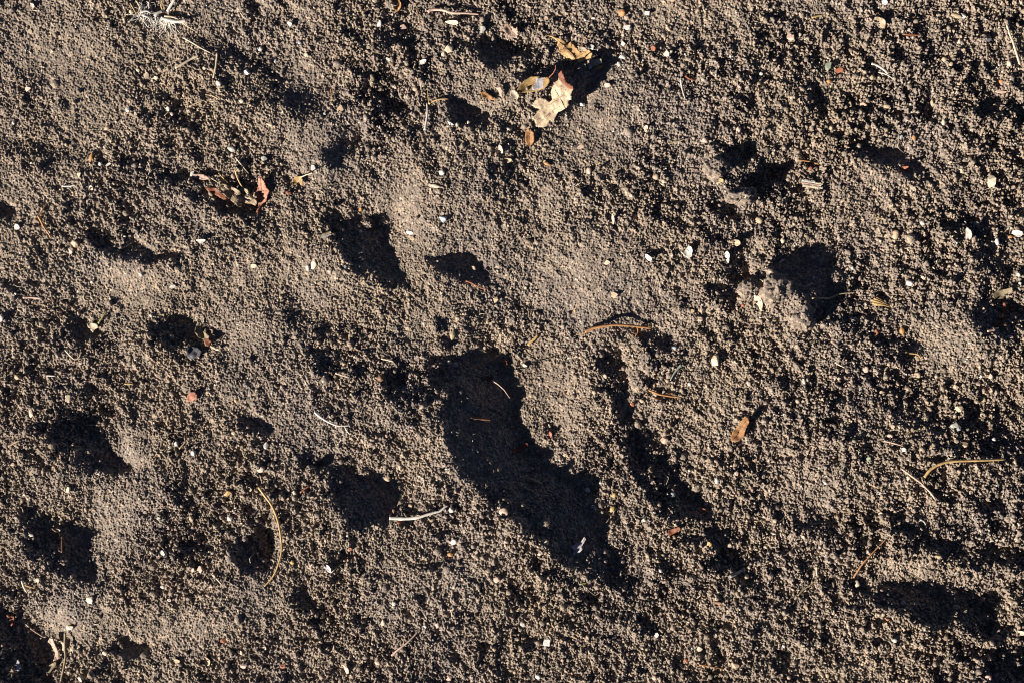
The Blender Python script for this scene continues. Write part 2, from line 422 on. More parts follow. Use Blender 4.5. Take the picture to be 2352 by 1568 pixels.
def chip_mesh(rx, ry, rz, seed):
    r = random.Random(seed); bm = bmesh.new()
    for _ in range(13):
        a = r.uniform(0, 2 * math.pi); z = r.uniform(-1, 1); k = math.sqrt(1 - z * z * .6)
        bm.verts.new((rx * k * math.cos(a) * r.uniform(.8, 1.1), ry * k * math.sin(a) * r.uniform(.8, 1.1), rz * z))
    res = bmesh.ops.convex_hull(bm, input=bm.verts)
    bmesh.ops.delete(bm, geom=[g for g in res["geom_interior"] if isinstance(g, bmesh.types.BMVert)], context='VERTS')
    bmesh.ops.dissolve_limit(bm, angle_limit=.25, verts=bm.verts, edges=bm.edges)
    bmesh.ops.bevel(bm, geom=bm.edges[:], offset=min(rx, ry) * .09, segments=2, affect='EDGES', profile=.6)
    me = bpy.data.meshes.new("stone_chip"); bm.to_mesh(me); bm.free(); return me

def flake_mesh(rx, ry, seed, thick=.0004, curl=.25):
    """a thin irregular flake, cupped"""
    r = random.Random(seed); n = 22; rings = 5
    rad = [1 + .16 * math.sin(2 * t + seed) + .12 * math.sin(3 * t + seed * 2) + r.uniform(-.09, .09) for t in [2 * math.pi * k / n for k in range(n)]]
    top, F = [(0, 0, 0)], []
    for q in range(1, rings + 1):
        for k in range(n):
            a = 2 * math.pi * k / n; f = q / rings
            x, y = math.cos(a) * rad[k] * f, math.sin(a) * rad[k] * f
            top.append((x * rx, y * ry, curl * min(rx, ry) * (y * y * 1.2 + .25 * x * x + .15 * math.sin(5 * a + seed) * f)))
    V = [(x, y, z + thick) for x, y, z in top] + top; m = len(top)
    for k in range(n):
        k2 = (k + 1) % n
        F.append((0, 1 + k, 1 + k2)); F.append((m, m + 1 + k2, m + 1 + k))
        for q in range(rings - 1):
            a, b = 1 + q * n, 1 + (q + 1) * n
            for s_, fl in ((0, 0), (m, 1)):
                t1 = (a + k + s_, b + k + s_, b + k2 + s_); t2 = (a + k + s_, b + k2 + s_, a + k2 + s_)
                F += [t1[::-1], t2[::-1]] if fl else [t1, t2]
        e = 1 + (rings - 1) * n
        F.append((e + k2, e + k, m + e + k)); F.append((e + k2, m + e + k, m + e + k2))
    return np.array(V), np.array(F)

def husk_mesh(rx, ry, rz, seed):
    V, F = ICO[3]; W = V.copy()
    t = W[:, 0]; k = (1 - np.abs(t) ** 1.6 * .55)
    W[:, 1] *= k; W[:, 2] *= k
    W[:, 2] += .15 * (W[:, 1] ** 2) - .2 * (t > 0) * t * t
    d = np.array([mnoise.noise(Vector(v) * 2.2 + Vector((seed, 0, 0))) * .08 for v in V])
    ridge = .05 * np.sin(np.arctan2(W[:, 2], W[:, 1]) * 5)
    W = W * (1 + d + ridge)[:, None]
    return mesh_np("seed_husk", W * (rx, ry, rz), F)

def clod_mesh(rx, ry, rz, seed):
    V, F = ICO[5]; out = []
    off = Vector((seed * 7.3, seed * 2.9, seed)); L = max(rx, ry)
    g1, g2 = L / .0030, L / .0016
    for v in V:
        p = Vector(v)
        lump = 1 + .42 * mnoise.noise(p * 1.4 + off) + .26 * mnoise.noise(p * 3 + off)
        q = p * lump
        d1 = mnoise.voronoi(q * g1 + off)[0][0]; d2 = mnoise.voronoi(q * g2 + off)[0][0]
        bump = (.0030 * (.45 - min(d1, 1.0)) + .0017 * (.45 - min(d2, 1.0)) + .0011 * mnoise.noise(q * g2 * 1.6))
        out.append((q.x * rx + p.x * bump, q.y * ry + p.y * bump, q.z * rz + p.z * bump))
    return mesh_np("soil_clod", out, F)

def smooth_path(P, step=.0015):
    """Catmull-Rom through 3-D points"""
    P = [Vector(p) for p in P]
    if len(P) < 3: P = [P[0], (P[0] + P[-1]) / 2, P[-1]]
    Q = [P[0] * 2 - P[1]] + P + [P[-1] * 2 - P[-2]]; out = []
    for a in range(1, len(Q) - 2):
        p0, p1, p2, p3 = Q[a - 1:a + 3]; n = max(2, int((p2 - p1).length / step))
        for k in range(n):
            t = k / n
            out.append(.5 * ((2 * p1) + (p2 - p0) * t + (2 * p0 - 5 * p1 + 4 * p2 - p3) * t * t + (3 * p1 - p0 - 3 * p2 + p3) * t ** 3))
    out.append(P[-1]); return out

def tube(path, radf, sides=8, flat=1.0, seed=0):
    """tapered, slightly knobbly tube; flat < 1 gives a ribbon"""
    n = len(path); V, F = [], []
    for k, p in enumerate(path):
        t = (path[min(k + 1, n - 1)] - path[max(k - 1, 0)]); t.normalize()
        side = t.cross(Vector((0, 0, 1))); side = side.normalized() if side.length > .01 else Vector((1, 0, 0))
        up = side.cross(t); r = radf(k / (n - 1)) * (1 + .22 * mnoise.noise(Vector((k * .35, seed, 0))))
        for q in range(sides):
            a = 2 * math.pi * q / sides
            V.append(p + side * (math.cos(a) * r) + up * (math.sin(a) * r * flat))
    for k in range(n - 1):
        for q in range(sides):
            q2 = (q + 1) % sides; a, b = k * sides, (k + 1) * sides
            F += [(a + q, b + q2, a + q2), (a + q, b + q, b + q2)]
    c0, c1 = len(V), len(V) + 1; V += [path[0], path[-1]]
    for q in range(sides):
        q2 = (q + 1) % sides; e = (n - 1) * sides
        F += [(c0, q, q2), (c1, e + q2, e + q)]
    return [tuple(v) for v in V], F

def join(parts):
    V, F = [], []
    for v, f in parts:
        o = len(V); V += list(v); F += [tuple(i + o for i in t) for t in f]
    return V, F

def lay_path(pts, r, lift=0.0, arch=0.0):
    """photo-grid points laid on the soil: the stick bridges the crumbs instead of following each"""
    P = [ground_point(u, v, .0025, 80) for u, v in pts]
    path = smooth_path(P); n = len(path)
    z = np.array([z_at(p.x, p.y, .0025, 78) for p in path])
    k = max(3, n // 5); pad = np.pad(z, k, mode='edge')
    zz = np.array([np.percentile(pad[a:a + 2 * k + 1], 75) for a in range(n)])
    pad = np.pad(zz, k, mode='edge'); ker = np.ones(2 * k + 1) / (2 * k + 1); zz = np.convolve(pad, ker, 'valid')
    for a, p in enumerate(path):
        t = a / max(1, n - 1); p.z = zz[a] + r * .7 + lift + arch * math.sin(math.pi * t)
    return path

# ------------------------------------------------------------------ placing and labels
def finish(o, P):
    """move a one-mesh thing's origin to its base"""
    o.location = P; return o

LANDMARKS = [  # how the labels point at places one can find
 (385,45,"the dry grass tuft"),(1315,115,"the orange lobed leaf"),(1268,235,"the big beige lobed leaf"),(1216,317,"the smooth brown oval leaf"),
 (1226,195,"the curled yellow leaf"),(545,445,"the crumpled grey leaf"),(603,445,"the red leaf scrap"),(1864,425,"the striped wood chip"),
 (1810,690,"the biggest soil clod"),(1180,1000,"the big shaded hollow"),(632,1230,"the long golden twig"),(965,1180,"the white ribbon of grass"),
 (2215,1062,"the bent golden twig"),(1420,750,"the forked orange twig"),(1703,983,"the rusty spotted leaf"),(1641,828,"the cream rock"),
 (1901,153,"the green glass chip"),(1329,1253,"the lilac white leaf"),(132,1495,"the brown leaf cluster"),(2022,698,"the yellow straw bundle"),
 (768,968,"the curved white straw"),(467,775,"the crumpled olive leaf"),(2276,417,"the pale yellow rock"),(442,911,"the salmon leaf scrap"),
 (1042,28,"the thick tan stick"),(2326,105,"the long pale straw"),(138,245,"the round pale clod"),(2110,1118,"the pinkish thin twig"),
 (1996,1281,"the slanting orange twig"),(981,270,"the white seed stalk"),(1156,1174,"the large round pebble"),(430,143,"the cream stick"),
 (1700,450,"the flat-topped soil clod"),(1581,578,"the white shell-like husk"),(843,578,"the hollow under the lit bank"),(190,1280,"the lower left hollow"),
 (850,1140,"the round hollow"),(2130,1400,"the long dark furrow"),(303,568,"the thin dark furrow"),(1141,888,"the withered stalk"),
 (685,415,"the ragged ochre scrap"),(748,540,"the grey wood chip"),(1853,1345,"the thin olive twig"),(1521,905,"the short orange twig"),
 (1566,205,"the bent white sliver"),(2026,163,"the forked white straw"),(2304,700,"the dim leaf scraps"),(1551,855,"the pale green blade"),
 (931,1475,"the brown stick"),(495,1330,"the thin pale stick"),(1540,1120,"the long diagonal trough"),(230,1010,"the upper left-hand pit"),
 (1900,600,"the deep shade by the clod"),(1224,782,"the ochre bark strip"),
]
USED = set()
def where(u, v, head):
    """a phrase that singles the thing out, by the landmarks nearest to it"""
    ds = sorted((math.hypot(u - a, v - b), a, b, n) for a, b, n in LANDMARKS)
    ds = [d for d in ds if d[0] > 9]
    for k in range(40):
        d, a, b, n = ds[k % 14]
        ang = (math.degrees(math.atan2(b - v, u - a)) + 360) % 360
        side = ["to the right of", "above and right of", "above", "above and left of", "to the left of", "below and left of", "below", "below and right of"][int((ang + 22.5) // 45) % 8]
        nearw = "just " if d < 55 else ("" if d < 150 else "well ")
        if k >= 14:
            d2, a2, b2, n2 = ds[(k + 1) % 14]
            lab = f"{head} between {n} and {n2}"
        else:
            lab = f"{head} {nearw}{side} {n}"
        lab = lab.replace("  ", " ")
        if lab not in USED and len(lab.split()) <= 16:
            USED.add(lab); return lab
    lab = head + f" by {ds[0][3]}"; USED.add(lab); return lab
def lab(s):
    USED.add(s); return s
def size_word(r): return "tiny" if r < 5 else ("small" if r < 7.5 else ("" if r < 10 else "large"))

# ------------------------------------------------------------------ pebbles, chips, flakes, husks
# u v rx ry rot colour shape   (r pebble, a angular chip, f flake, s husk)
STONES = """
76 15 4 8 15 p f;302 29 6 6 0 c r;70 72 5 5 0 c a;263 53 5 4 0 t a;64 205 9 6 20 p a;317 162 6 4 -20 c r;337 175 7 8 0 c a;358 180 6 5 0 c a
502 192 8 6 -20 w r;568 167 8 6 -25 w a;295 253 6 6 0 w r;387 250 5 6 0 w r;395 263 5 5 0 p r;555 233 6 5 0 c r;32 283 4 4 0 w r;247 295 9 5 30 t s
230 377 6 5 0 w r;250 380 8 6 0 w a;183 402 6 8 0 c a;210 433 6 6 0 c a;533 343 11 7 -20 g r;40 521 8 7 0 w a;422 220 4 5 0 p r;210 363 4 13 -15 o s
285 45 4 4 0 t r;470 157 5 4 0 c r;152 333 4 4 0 t r;120 118 4 4 0 t a;915 12 9 15 -10 o f;925 65 8 8 0 p a;871 55 7 8 0 w a;666 55 6 6 0 w a
1108 67 9 10 30 g a;1040 52 14 5 0 c f;1031 113 10 10 0 c a;1018 127 5 7 0 c a;971 143 11 4 10 w f;598 113 6 6 0 w r;631 138 5 7 0 w r
890 137 8 5 -20 w a;688 99 5 4 0 b r;704 127 5 5 0 c r;1036 282 9 6 -40 w a;1050 287 4 5 0 c r;953 205 6 5 0 p r;620 286 9 5 -15 t a;785 250 11 8 20 t a
720 387 7 8 20 w a;1015 397 8 6 0 w r;1018 502 9 10 45 b a;1000 428 14 4 -10 c s;1151 343 5 11 0 p f;1165 367 11 5 0 t f;841 512 11 10 0 g r
828 482 6 5 0 o a;606 365 8 6 0 g a;1076 283 4 5 0 c r;1168 297 4 3 0 w r;862 275 5 4 0 t r;746 262 4 4 0 g r;1337 241 8 5 5 w a
1334 338 11 6 35 p a;1353 393 6 8 0 p r;1506 407 8 7 0 t r;1524 418 5 5 0 c r;1428 30 9 9 0 o r;1486 30 7 7 0 w a;1441 63 9 8 0 w a;1538 67 11 6 0 t a
1428 98 11 5 -40 w a;1431 133 9 7 0 w a;1421 148 5 6 0 w r;1359 110 8 7 0 w a;1396 197 8 7 0 p a;1344 47 3 3 0 w r;1759 187 8 6 0 p a;1619 322 7 7 0 p r
1696 298 6 6 0 p r;1653 413 9 5 0 y f;1743 507 9 8 0 t r;1409 503 4 10 0 p f;1501 113 6 8 0 r a;1531 123 7 8 0 c a;1748 170 5 4 0 w r;1678 130 3 3 0 w r
1252 372 4 4 0 c r;1257 377 10 4 -20 o s;1484 295 4 7 0 c f;1363 43 5 3 0 w r;2194 37 15 6 -10 t r;2212 37 7 7 0 w a;1904 187 6 6 0 o r
1855 203 4 4 0 w r;2169 138 8 6 -20 t r;2184 148 5 5 0 t r;2317 147 6 8 10 c r;2322 180 7 5 0 c r;2299 188 6 4 0 o r;2297 210 15 5 -5 p a
2167 283 5 9 0 c r;2141 237 4 9 10 t r;2037 245 8 5 -10 t r;1982 242 8 7 0 p a;1952 242 5 8 0 t r;2099 317 5 6 0 o r;2069 315 5 5 0 b a;2216 335 7 7 0 c a
2204 393 9 6 -20 c a;2276 417 11 14 -25 c a;1861 387 5 5 0 r r;2241 513 11 5 0 w a;2119 513 6 5 0 w a;2032 7 7 6 0 l a;1815 87 12 9 0 p a;1836 80 5 4 0 c r
2001 178 8 8 0 t r;2022 50 9 13 30 t f;2095 42 5 4 0 o a;2084 393 7 5 0 r a;2077 385 8 4 10 r f;1927 162 10 7 30 r a;2119 95 4 4 0 c r;2087 70 5 4 0 c a
2203 97 4 5 0 p r;2268 90 10 6 0 d a;1991 100 4 5 0 t r;173 560 9 10 20 t a;163 576 7 7 0 p a;463 553 10 4 8 w f;397 659 8 6 0 w a;583 611 8 6 0 c a
347 725 4 4 0 w r;325 631 5 5 0 w r;3 731 6 9 -20 w r;395 773 6 5 0 c r;393 795 5 4 0 c r;40 865 7 6 0 t r;158 915 9 9 0 c a;72 948 5 12 0 c a
405 1018 5 6 0 w r;445 1040 6 7 0 w r;537 993 5 5 0 p r;542 919 4 4 0 y r;155 637 3 3 0 t r;211 649 5 4 0 p a;36 675 3 3 0 w r;320 568 5 4 0 w r
285 543 5 3 0 c r;44 616 4 4 0 t a;130 735 4 3 0 t a;547 665 4 4 0 g r;721 608 7 11 -15 c a;707 616 5 7 0 w r;941 535 9 5 -10 w a;948 548 6 5 0 t a
828 533 5 5 0 b r;866 557 4 5 0 w r;1011 756 9 12 25 t a;1040 770 6 12 -15 k s;1031 831 6 5 0 w r;611 1023 6 8 0 w a;793 613 4 4 0 b r;1087 617 6 7 0 t a
1135 690 11 6 30 t a;856 738 4 4 0 p a;874 868 9 8 0 n r;888 1000 4 4 0 p r;1046 838 5 6 0 b r;1121 840 4 5 0 d r;1120 740 4 5 0 t r
1160 833 6 11 -10 r f;1151 963 6 4 0 n a;1097 1037 4 4 0 d r;1581 578 13 11 -50 w f;1491 591 11 5 -35 w f;1671 588 5 12 10 w f;1393 603 7 6 0 c a
1689 558 11 8 20 t f;1743 693 7 17 15 c f;1409 678 10 7 0 t a;1641 828 13 15 -20 c a;1206 838 6 7 30 c a;1474 920 6 5 0 p r;1365 900 6 5 0 p r
1451 926 8 6 -30 r r;1526 1011 9 9 0 p a;1265 995 5 7 -20 r f;1584 881 5 4 0 w r;1608 735 6 5 0 p a;1334 820 5 4 0 p r;1390 864 5 6 0 c r;1454 1007 4 4 0 t a
1548 898 4 3 0 g a;1493 836 5 5 0 w r;1590 716 5 6 0 t a;1706 702 5 4 0 r r;1557 700 4 3 0 y r;1749 650 4 10 -10 c f;1549 798 5 4 0 b r;1320 715 4 4 0 y a
2056 540 9 12 -10 t r;2224 538 6 17 5 g f;2289 555 6 9 0 w r;2337 536 11 7 0 w f;2319 545 6 4 0 o r;1797 553 5 7 0 c s;1794 601 9 3 35 w r
1957 616 4 4 0 w r;2089 651 9 7 0 w r;2339 631 5 5 0 w r;2342 651 4 4 0 w r;2070 630 5 3 0 w r;2119 638 5 4 0 c a;2309 697 5 4 0 c r;2319 775 8 5 -10 p r
1988 848 7 9 0 p r;1966 733 6 5 0 w a;1847 875 6 7 30 w a;2041 836 4 5 0 t r;2252 863 5 4 0 w a;2274 863 6 6 0 p a;2107 860 8 7 0 t r;2084 893 8 6 0 t r
2194 980 12 10 0 g a;2044 1000 7 5 0 p r;2076 1031 6 5 0 w r;2282 1008 5 5 0 w r;2211 1020 13 8 0 t a;2202 938 11 7 0 t a;2256 916 8 7 0 t r
2194 886 8 5 -20 t a;2012 763 6 8 0 r r;2071 760 6 10 10 o s;2026 902 7 7 0 t a;1985 660 5 4 0 r a;2120 672 4 4 0 g r;2323 712 6 5 0 r r;2190 820 5 4 0 t r
30 1067 7 6 0 p a;157 1123 6 8 0 c a;522 1132 12 7 10 y a;573 1123 6 5 0 c a;528 1190 7 7 0 w r;377 1268 9 7 -35 c a;460 1307 8 9 15 p a;443 1308 5 6 0 p a
88 1330 7 6 0 c r;207 1375 10 10 0 c a;374 1347 6 5 0 w r;72 1228 6 4 0 w r;135 1215 9 5 0 g f;388 1375 7 5 -30 p a;515 1470 10 6 0 r a;560 1527 9 7 0 p a
480 1515 6 9 0 t f;407 1515 10 4 10 t f;160 1440 8 6 -20 w a;242 1498 7 6 0 c r;497 1400 5 4 0 t r;555 1497 5 5 0 c a;440 1190 6 7 0 t r;365 1190 5 4 0 w a
377 1160 4 3 0 r a;57 1135 4 4 0 c r;175 1265 3 3 0 b r;197 1302 3 3 0 e r;167 1256 4 5 0 w a;185 1558 7 6 0 c a;290 1430 4 4 0 t r;1036 1170 6 7 20 w r
1156 1174 12 10 0 p r;890 1098 9 7 0 t r;1043 1243 10 6 30 w r;1141 1330 9 7 20 p r;905 1385 6 5 0 w r;798 1228 4 4 0 w r;600 1077 11 7 25 p r
755 1303 8 6 -50 l f;805 1260 5 5 0 r a;1163 1245 6 6 0 p r;881 1428 5 7 0 c r;1005 1433 6 7 0 p r;918 1073 5 6 0 p a;943 1162 7 6 0 t a;905 1173 5 6 0 n a
650 1527 8 6 30 r a;796 1533 6 12 10 p f;1035 1272 8 5 20 o s;608 1487 5 6 0 c a;1030 1555 8 7 0 p a;977 1438 4 4 0 w r;858 1235 4 4 0 t r;600 1283 5 5 0 w a
676 1130 4 5 0 c r;1135 1490 5 4 0 t r;868 1520 8 6 0 p r;1060 1330 5 4 0 p a;672 1290 5 6 0 y s;748 1240 4 5 0 t r;1349 1124 7 6 0 w r;1409 1136 8 5 30 y r
1406 1168 9 5 50 y s;1253 1243 7 7 0 c r;1363 1162 5 6 20 g f;1478 1193 6 5 0 w a;1629 1250 6 7 0 y a;1646 1103 5 7 0 w r;1691 1085 5 7 0 p r;1508 1457 6 7 0 w a
1256 1475 8 11 -20 w a;1236 1553 7 6 0 w r;1588 1488 5 4 0 w r;1576 1515 7 5 -40 r r;1216 1393 6 6 0 t r;1201 1432 7 6 -30 g r;1380 1108 4 3 0 w r
1301 1173 4 3 0 b r;1546 1135 6 6 0 b r;1619 1172 5 9 0 r f;1648 1383 10 6 0 n f;1708 1308 4 7 0 w r;1517 1310 4 4 0 w r;1240 1272 6 4 0 p a;1309 1250 4 7 0 t f
1317 1335 4 4 0 w r;1397 1275 5 5 0 t r;1487 1275 5 6 0 t r;1503 1555 6 6 0 p r;1606 1490 7 7 0 c a;1688 1525 9 8 0 t a;1622 1153 6 6 0 p a;1583 1080 4 4 0 w r
2086 1097 5 6 0 c r;1896 1108 5 4 0 w r;2019 1132 5 4 0 w a;2027 1182 10 6 -40 p a;1844 1232 9 5 -15 p a;2339 1203 5 5 0 c r;2274 1267 5 4 0 w r
2154 1277 8 7 0 t a;2054 1470 7 5 0 w r;2344 1450 10 5 0 c f;2074 1385 6 7 0 g r;2039 1422 5 4 0 r a;1854 1392 9 7 0 t a;1996 1053 5 6 0 e a;1780 1195 5 5 0 t r
2202 1303 5 5 0 t r;2196 1393 8 6 0 t r;2094 1360 6 6 0 t r;1968 1340 6 9 0 c r;2270 1555 8 6 0 p r;1910 1443 5 4 0 p a;1800 1483 4 5 0 w r;2331 1060 4 5 0 t r
2230 1130 5 5 0 t a;1757 1255 5 4 0 c r;1900 1550 5 5 0 t r;2120 1530 5 5 0 t r;1720 880 5 6 0 p r;1790 1010 5 5 0 t r;1640 640 5 5 0 t r;1450 450 5 4 0 c r
"""
KIND = dict(r=("pebble", "round pebble", "pebble"), a=("stone_chip", "angular stone chip", "stone chip"), f=("pale_flake", "thin flake", "flake"), s=("seed_husk", "pointed seed husk", "seed"))
GRP = dict(r="loose pebbles on the soil", a="loose stone chips on the soil", f="thin flakes lying on the soil", s="seed husks lying on the soil")
def place_stone(u, v, rx, ry, rot, c, shp, i):
    g_ = {'r': .95, 'a': 1.16, 'f': 1.1, 's': 1.0}[shp] * S; rx *= g_; ry *= g_
    P = ground_point(u, v, min(rx, ry) * .8, 60)
    r = random.Random(i * 13 + 5); rz = min(rx, ry) * (.68 if shp == 'r' else .5)
    if shp == 'r': me = pebble_mesh(rx, ry, rz, i)
    elif shp == 'a': me = chip_mesh(rx, ry, rz, i)
    elif shp == 's': me = husk_mesh(max(rx, ry), min(rx, ry), min(rx, ry) * .8, i)
    else:
        Vf, Ff = flake_mesh(rx, ry, i, .00045, .5)
        Vf = tilt(Vf, r.uniform(.05, .4), r.uniform(-.45, .1)); me = mesh_np("flake", Vf, Ff)
    for p in me.polygons: p.use_smooth = shp != 'a'
    nm, word, cat = KIND[shp]
    o = link(nm, me, surf(c, 'stone'))
    extra = 90 if shp == 's' and ry > rx else 0
    tl = r.uniform(.15, .5)
    o.rotation_euler = (Matrix.Rotation(tl, 3, Vector((-sa, ca, 0)) * -1) @ Matrix.Rotation(math.radians(rot + extra), 3, 'Z')).to_euler()
    zmin = min(q.co.z for q in me.vertices)
    o.location = P + Vector((0, 0, (-zmin * (.62 if shp in 'ra' else .9)) + (.0006 if shp == 'f' else 0)))
    w = WORD[c]; sz = size_word(max(rx, ry) / g_)
    tag(o, where(u, v, f"{sz} {w} {word}".strip()), cat, GRP[shp])
i = 0
for tok in STONES.replace("\n", ";").split(";"):
    f = tok.split()
    if len(f) == 7:
        i += 1; place_stone(*[float(a) for a in f[:5]], f[5], f[6], i)
print("stones", i)

# ------------------------------------------------------------------ soil clods
CLODS = [(1780,665,30,34,-40,14,"long crusty soil clod, the upper block of the biggest pair"),(1842,728,26,32,-25,13,"pointed soil clod at the lower end of the biggest clod, crack beside it"),
 (1722,668,22,26,-30,10,"rounded soil clod just left of the biggest clod with a pale husk on it"),(1700,452,36,19,4,13,"flat-topped pale soil clod casting a long pointed shadow"),
 (1645,388,27,25,0,11,"upright soil clod beside the small square shadow"),(1488,835,20,26,10,9,"rough soil clod above the short orange twig, topmost of a column"),
 (1470,878,22,22,0,8,"rough soil clod in the middle of a crumbling column"),(1452,905,16,20,0,7,"lowest soil clod of the crumbling column left of the short orange twig"),
 (138,245,16,15,0,4,"pale flattened soil clod alone near the upper left corner"),(844,514,13,12,0,8,"round soil clod on the rim of the shaded upper hollow"),
 (713,1080,12,11,0,7,"rounded soil clod left of the round hollow"),(953,1380,13,11,0,8,"round soil clod with a dark pit behind it, below the white ribbon"),
 (1105,1146,15,13,0,6,"frayed pale soil clod on the left rim of the big shaded hollow"),(1609,858,18,12,0,5,"faint tan soil clod just below the cream rock"),
 (1560,706,14,12,0,5,"soil clod above the forked orange twig on its right"),(1003,752,12,18,15,7,"narrow soil clod above the big shaded hollow"),
 (805,862,13,14,20,6,"small dark soil clod beside the streak of shade"),(1010,795,16,15,0,6,"shaded soil clod at the tip of the big shaded hollow"),
 (2235,905,14,12,0,6,"soil clod in the coarse rubble on the right side"),(1740,600,13,11,0,6,"soil clod above the biggest clod at its shaded end"),
 (355,1430,12,9,0,3,"flat pale soil clod near the bottom left smooth patch"),(2175,700,11,10,0,5,"soil clod right of the yellow straw bundle"),
 (2050,1405,12,9,0,5,"soil clod on the lower lip of the long dark furrow"),(1465,790,15,14,0,7,"soil clod just under the forked orange twig"),
 (655,1215,9,9,0,5,"soil clod touching the long golden twig on its right"),(1370,250,12,12,0,4,"smooth soil clod right of the big beige lobed leaf")]
for n, (u, v, rx, ry, rot, hz, lb) in enumerate(CLODS):
    P = ground_point(u, v, min(rx, ry) * S, 60)
    o = link("soil_clod", clod_mesh(rx * S, ry * S, hz * S * 1.35, n + 1), SOIL)
    o.rotation_euler = (0, 0, math.radians(rot)); o.location = P + Vector((0, 0, hz * S * .45))
    tag(o, lab(lb), "soil clod", "clods of soil standing on the ground")

# ------------------------------------------------------------------ twigs, straws, stems
# name, cat, colour, material, radius (grid units), taper to, flatness, lift, label, points, side branches
def stick(name, cat, c, kind, r, taper, flat, lift, arch, label, pts, branches=(), group=None, seed=[0]):
    seed[0] += 1; sd = seed[0]; r *= S
    path = lay_path(pts, r * flat, lift * S, arch * S)
    P0 = path[0].copy()
    rf = lambda t: r * (1 + (taper - 1) * t) * (1 if t < .97 else .7)
    V, F = tube([p - P0 for p in path], rf, 8, flat, sd)
    if not branches:
        o = link(name, mesh_np(name, V, F), surf(c, kind)); o.location = P0
        return tag(o, lab(label), cat, group)
    root = empty(name, P0); tag(root, lab(label), cat, group)
    link("main_stem", mesh_np(name, V, F), surf(c, kind), root)
    for bp in branches:
        bpath = lay_path(bp, r * .6, lift * S)
        V, F = tube([p - P0 for p in bpath], lambda t: r * .62 * (1 - .55 * t), 7, flat, sd + 50)
        link("side_twig", mesh_np("side_twig", V, F), surf(c, kind), root)
    return root
TW_, ST_ = "twigs lying on the soil", "dry straws lying on the soil"
def TWG(c, r, tp, lb, pts, br=(), lift=1, arch=0): return stick("twig", "twig", c, 'bark', r, tp, .9, lift, arch, lb, pts, br, TW_)
def STR(c, r, tp, lb, pts, br=(), lift=1, arch=0, flat=.5): return stick("straw", "straw", c, 'straw', r, tp, flat, lift, arch, lb, pts, br, ST_)
TWG('y',3.0,.6,"long golden curved twig standing like a bow in the lower left",[(596,1117),(608,1135),(625,1158),(638,1188),(646,1225),(648,1262),(641,1292),(628,1322),(608,1345)],[[(633,1172),(631,1188),(633,1198)]],2,4)
TWG('y',3.4,.75,"thick golden twig with a bent end near the right edge",[(2122,1095),(2134,1078),(2154,1065),(2181,1058),(2231,1056),(2304,1053)],(),3,5)
TWG('o',3.2,.8,"orange brown twig with a forked tip lying across the centre",[(1343,762),(1363,754),(1406,747),(1443,748),(1496,754)],[[(1470,751),(1484,749),(1498,746)],[(1366,754),(1345,764),(1328,770)],[(1463,752),(1465,762),(1458,774)]],4,5)
TWG('o',2.8,.7,"short orange brown twig with one spur right of the crumbling column",[(1481,891),(1500,899),(1516,905),(1540,909),(1563,912)],[[(1518,906),(1535,904),(1548,900)]],3)
TWG('p',3.6,.55,"thick pinkish tan stick with a rounded end at the top edge",[(983,30),(993,25),(1018,26),(1040,32),(1070,33),(1101,35)],(),4,2)
TWG('n',1.6,.6,"thin brown stem curving down left of the thick tan stick",[(956,20),(962,38),(965,60)])
TWG('p',2.2,1.1,"thin pinkish twig with a white tip below the bent golden twig",[(2069,1075),(2082,1084),(2097,1095),(2112,1106),(2124,1118),(2137,1131),(2147,1145)],(),3)
TWG('o',2.2,.6,"orange twig slanting down to the left in the lower right",[(1959,1325),(1969,1311),(1981,1293),(1993,1280),(2004,1268),(2020,1252),(2034,1237)],(),2)
TWG('k',1.5,.7,"thin olive twig slanting below a cream seed in the lower right",[(1832,1367),(1845,1353),(1861,1342),(1879,1327)])
TWG('k',2.2,.6,"tan twig crossing the shadow of the biggest soil clod",[(1864,685),(1882,685),(1901,686),(1916,680),(1931,675),(1962,672)],(),4,2)
TWG('r',2.2,.6,"rusty twig below the small dark hollow above the centre",[(1070,645),(1085,651),(1101,660),(1121,665)],(),2)
TWG('o',2.8,.6,"bright orange brown stem with a bend near the left edge",[(89,496),(96,508),(103,523),(112,536),(120,549)],[[(90,497),(98,483),(110,467)]],3)
TWG('n',3.2,.95,"straight brown stick lying in the big shaded hollow",[(1081,960),(1104,961),(1128,963)],(),1)
TWG('t',2.8,.8,"short tan stick at the shaded bottom of the big hollow",[(1216,1097),(1231,1104),(1247,1112)],(),1)
TWG('p',2.4,.7,"brown stick with a pale knob in the bottom centre",[(900,1503),(915,1490),(935,1475),(950,1460),(961,1448)],[[(926,1482),(928,1473),(927,1467)]],2)
TWG('r',2.0,.9,"short red twig in the upper right by the dark chip",[(2074,80),(2092,81),(2112,82)],(),2)
TWG('o',1.6,.8,"thin orange twig left above the striped wood chip",[(1831,368),(1855,372),(1881,378)],(),1)
TWG('p',2.3,.8,"pinkish twig in the rubble near the right edge",[(2029,1011),(2050,1016),(2074,1023)],(),2)
TWG('o',1.6,.6,"thin orange twig near the bottom edge right of centre",[(1606,1525),(1633,1530),(1663,1535)],(),1)
TWG('g',3.6,.9,"grey stub of stick with scaly bark in the lower centre trough",[(1676,1323),(1690,1315),(1703,1308)],(),3)
TWG('y',1.8,.7,"small yellow forked twig in the right-hand rubble",[(2079,809),(2092,811),(2106,813),(2112,819),(2116,826)],[[(2104,813),(2103,819),(2109,823)]],3)
TWG('n',2.6,.8,"dark brown forked stem in the shaded lower left hollow",[(143,1268),(144,1250),(143,1232),(133,1222),(120,1212)],[[(144,1248),(149,1236),(152,1225)]],2)
TWG('t',2.2,.8,"tan stick lying left of the orange bent stem at the left edge",[(20,1025),(33,1017),(47,1010)],(),1)
TWG('p',1.7,.7,"brown stem running to the brown leaf cluster at the bottom left",[(60,1432),(80,1448),(100,1462)])
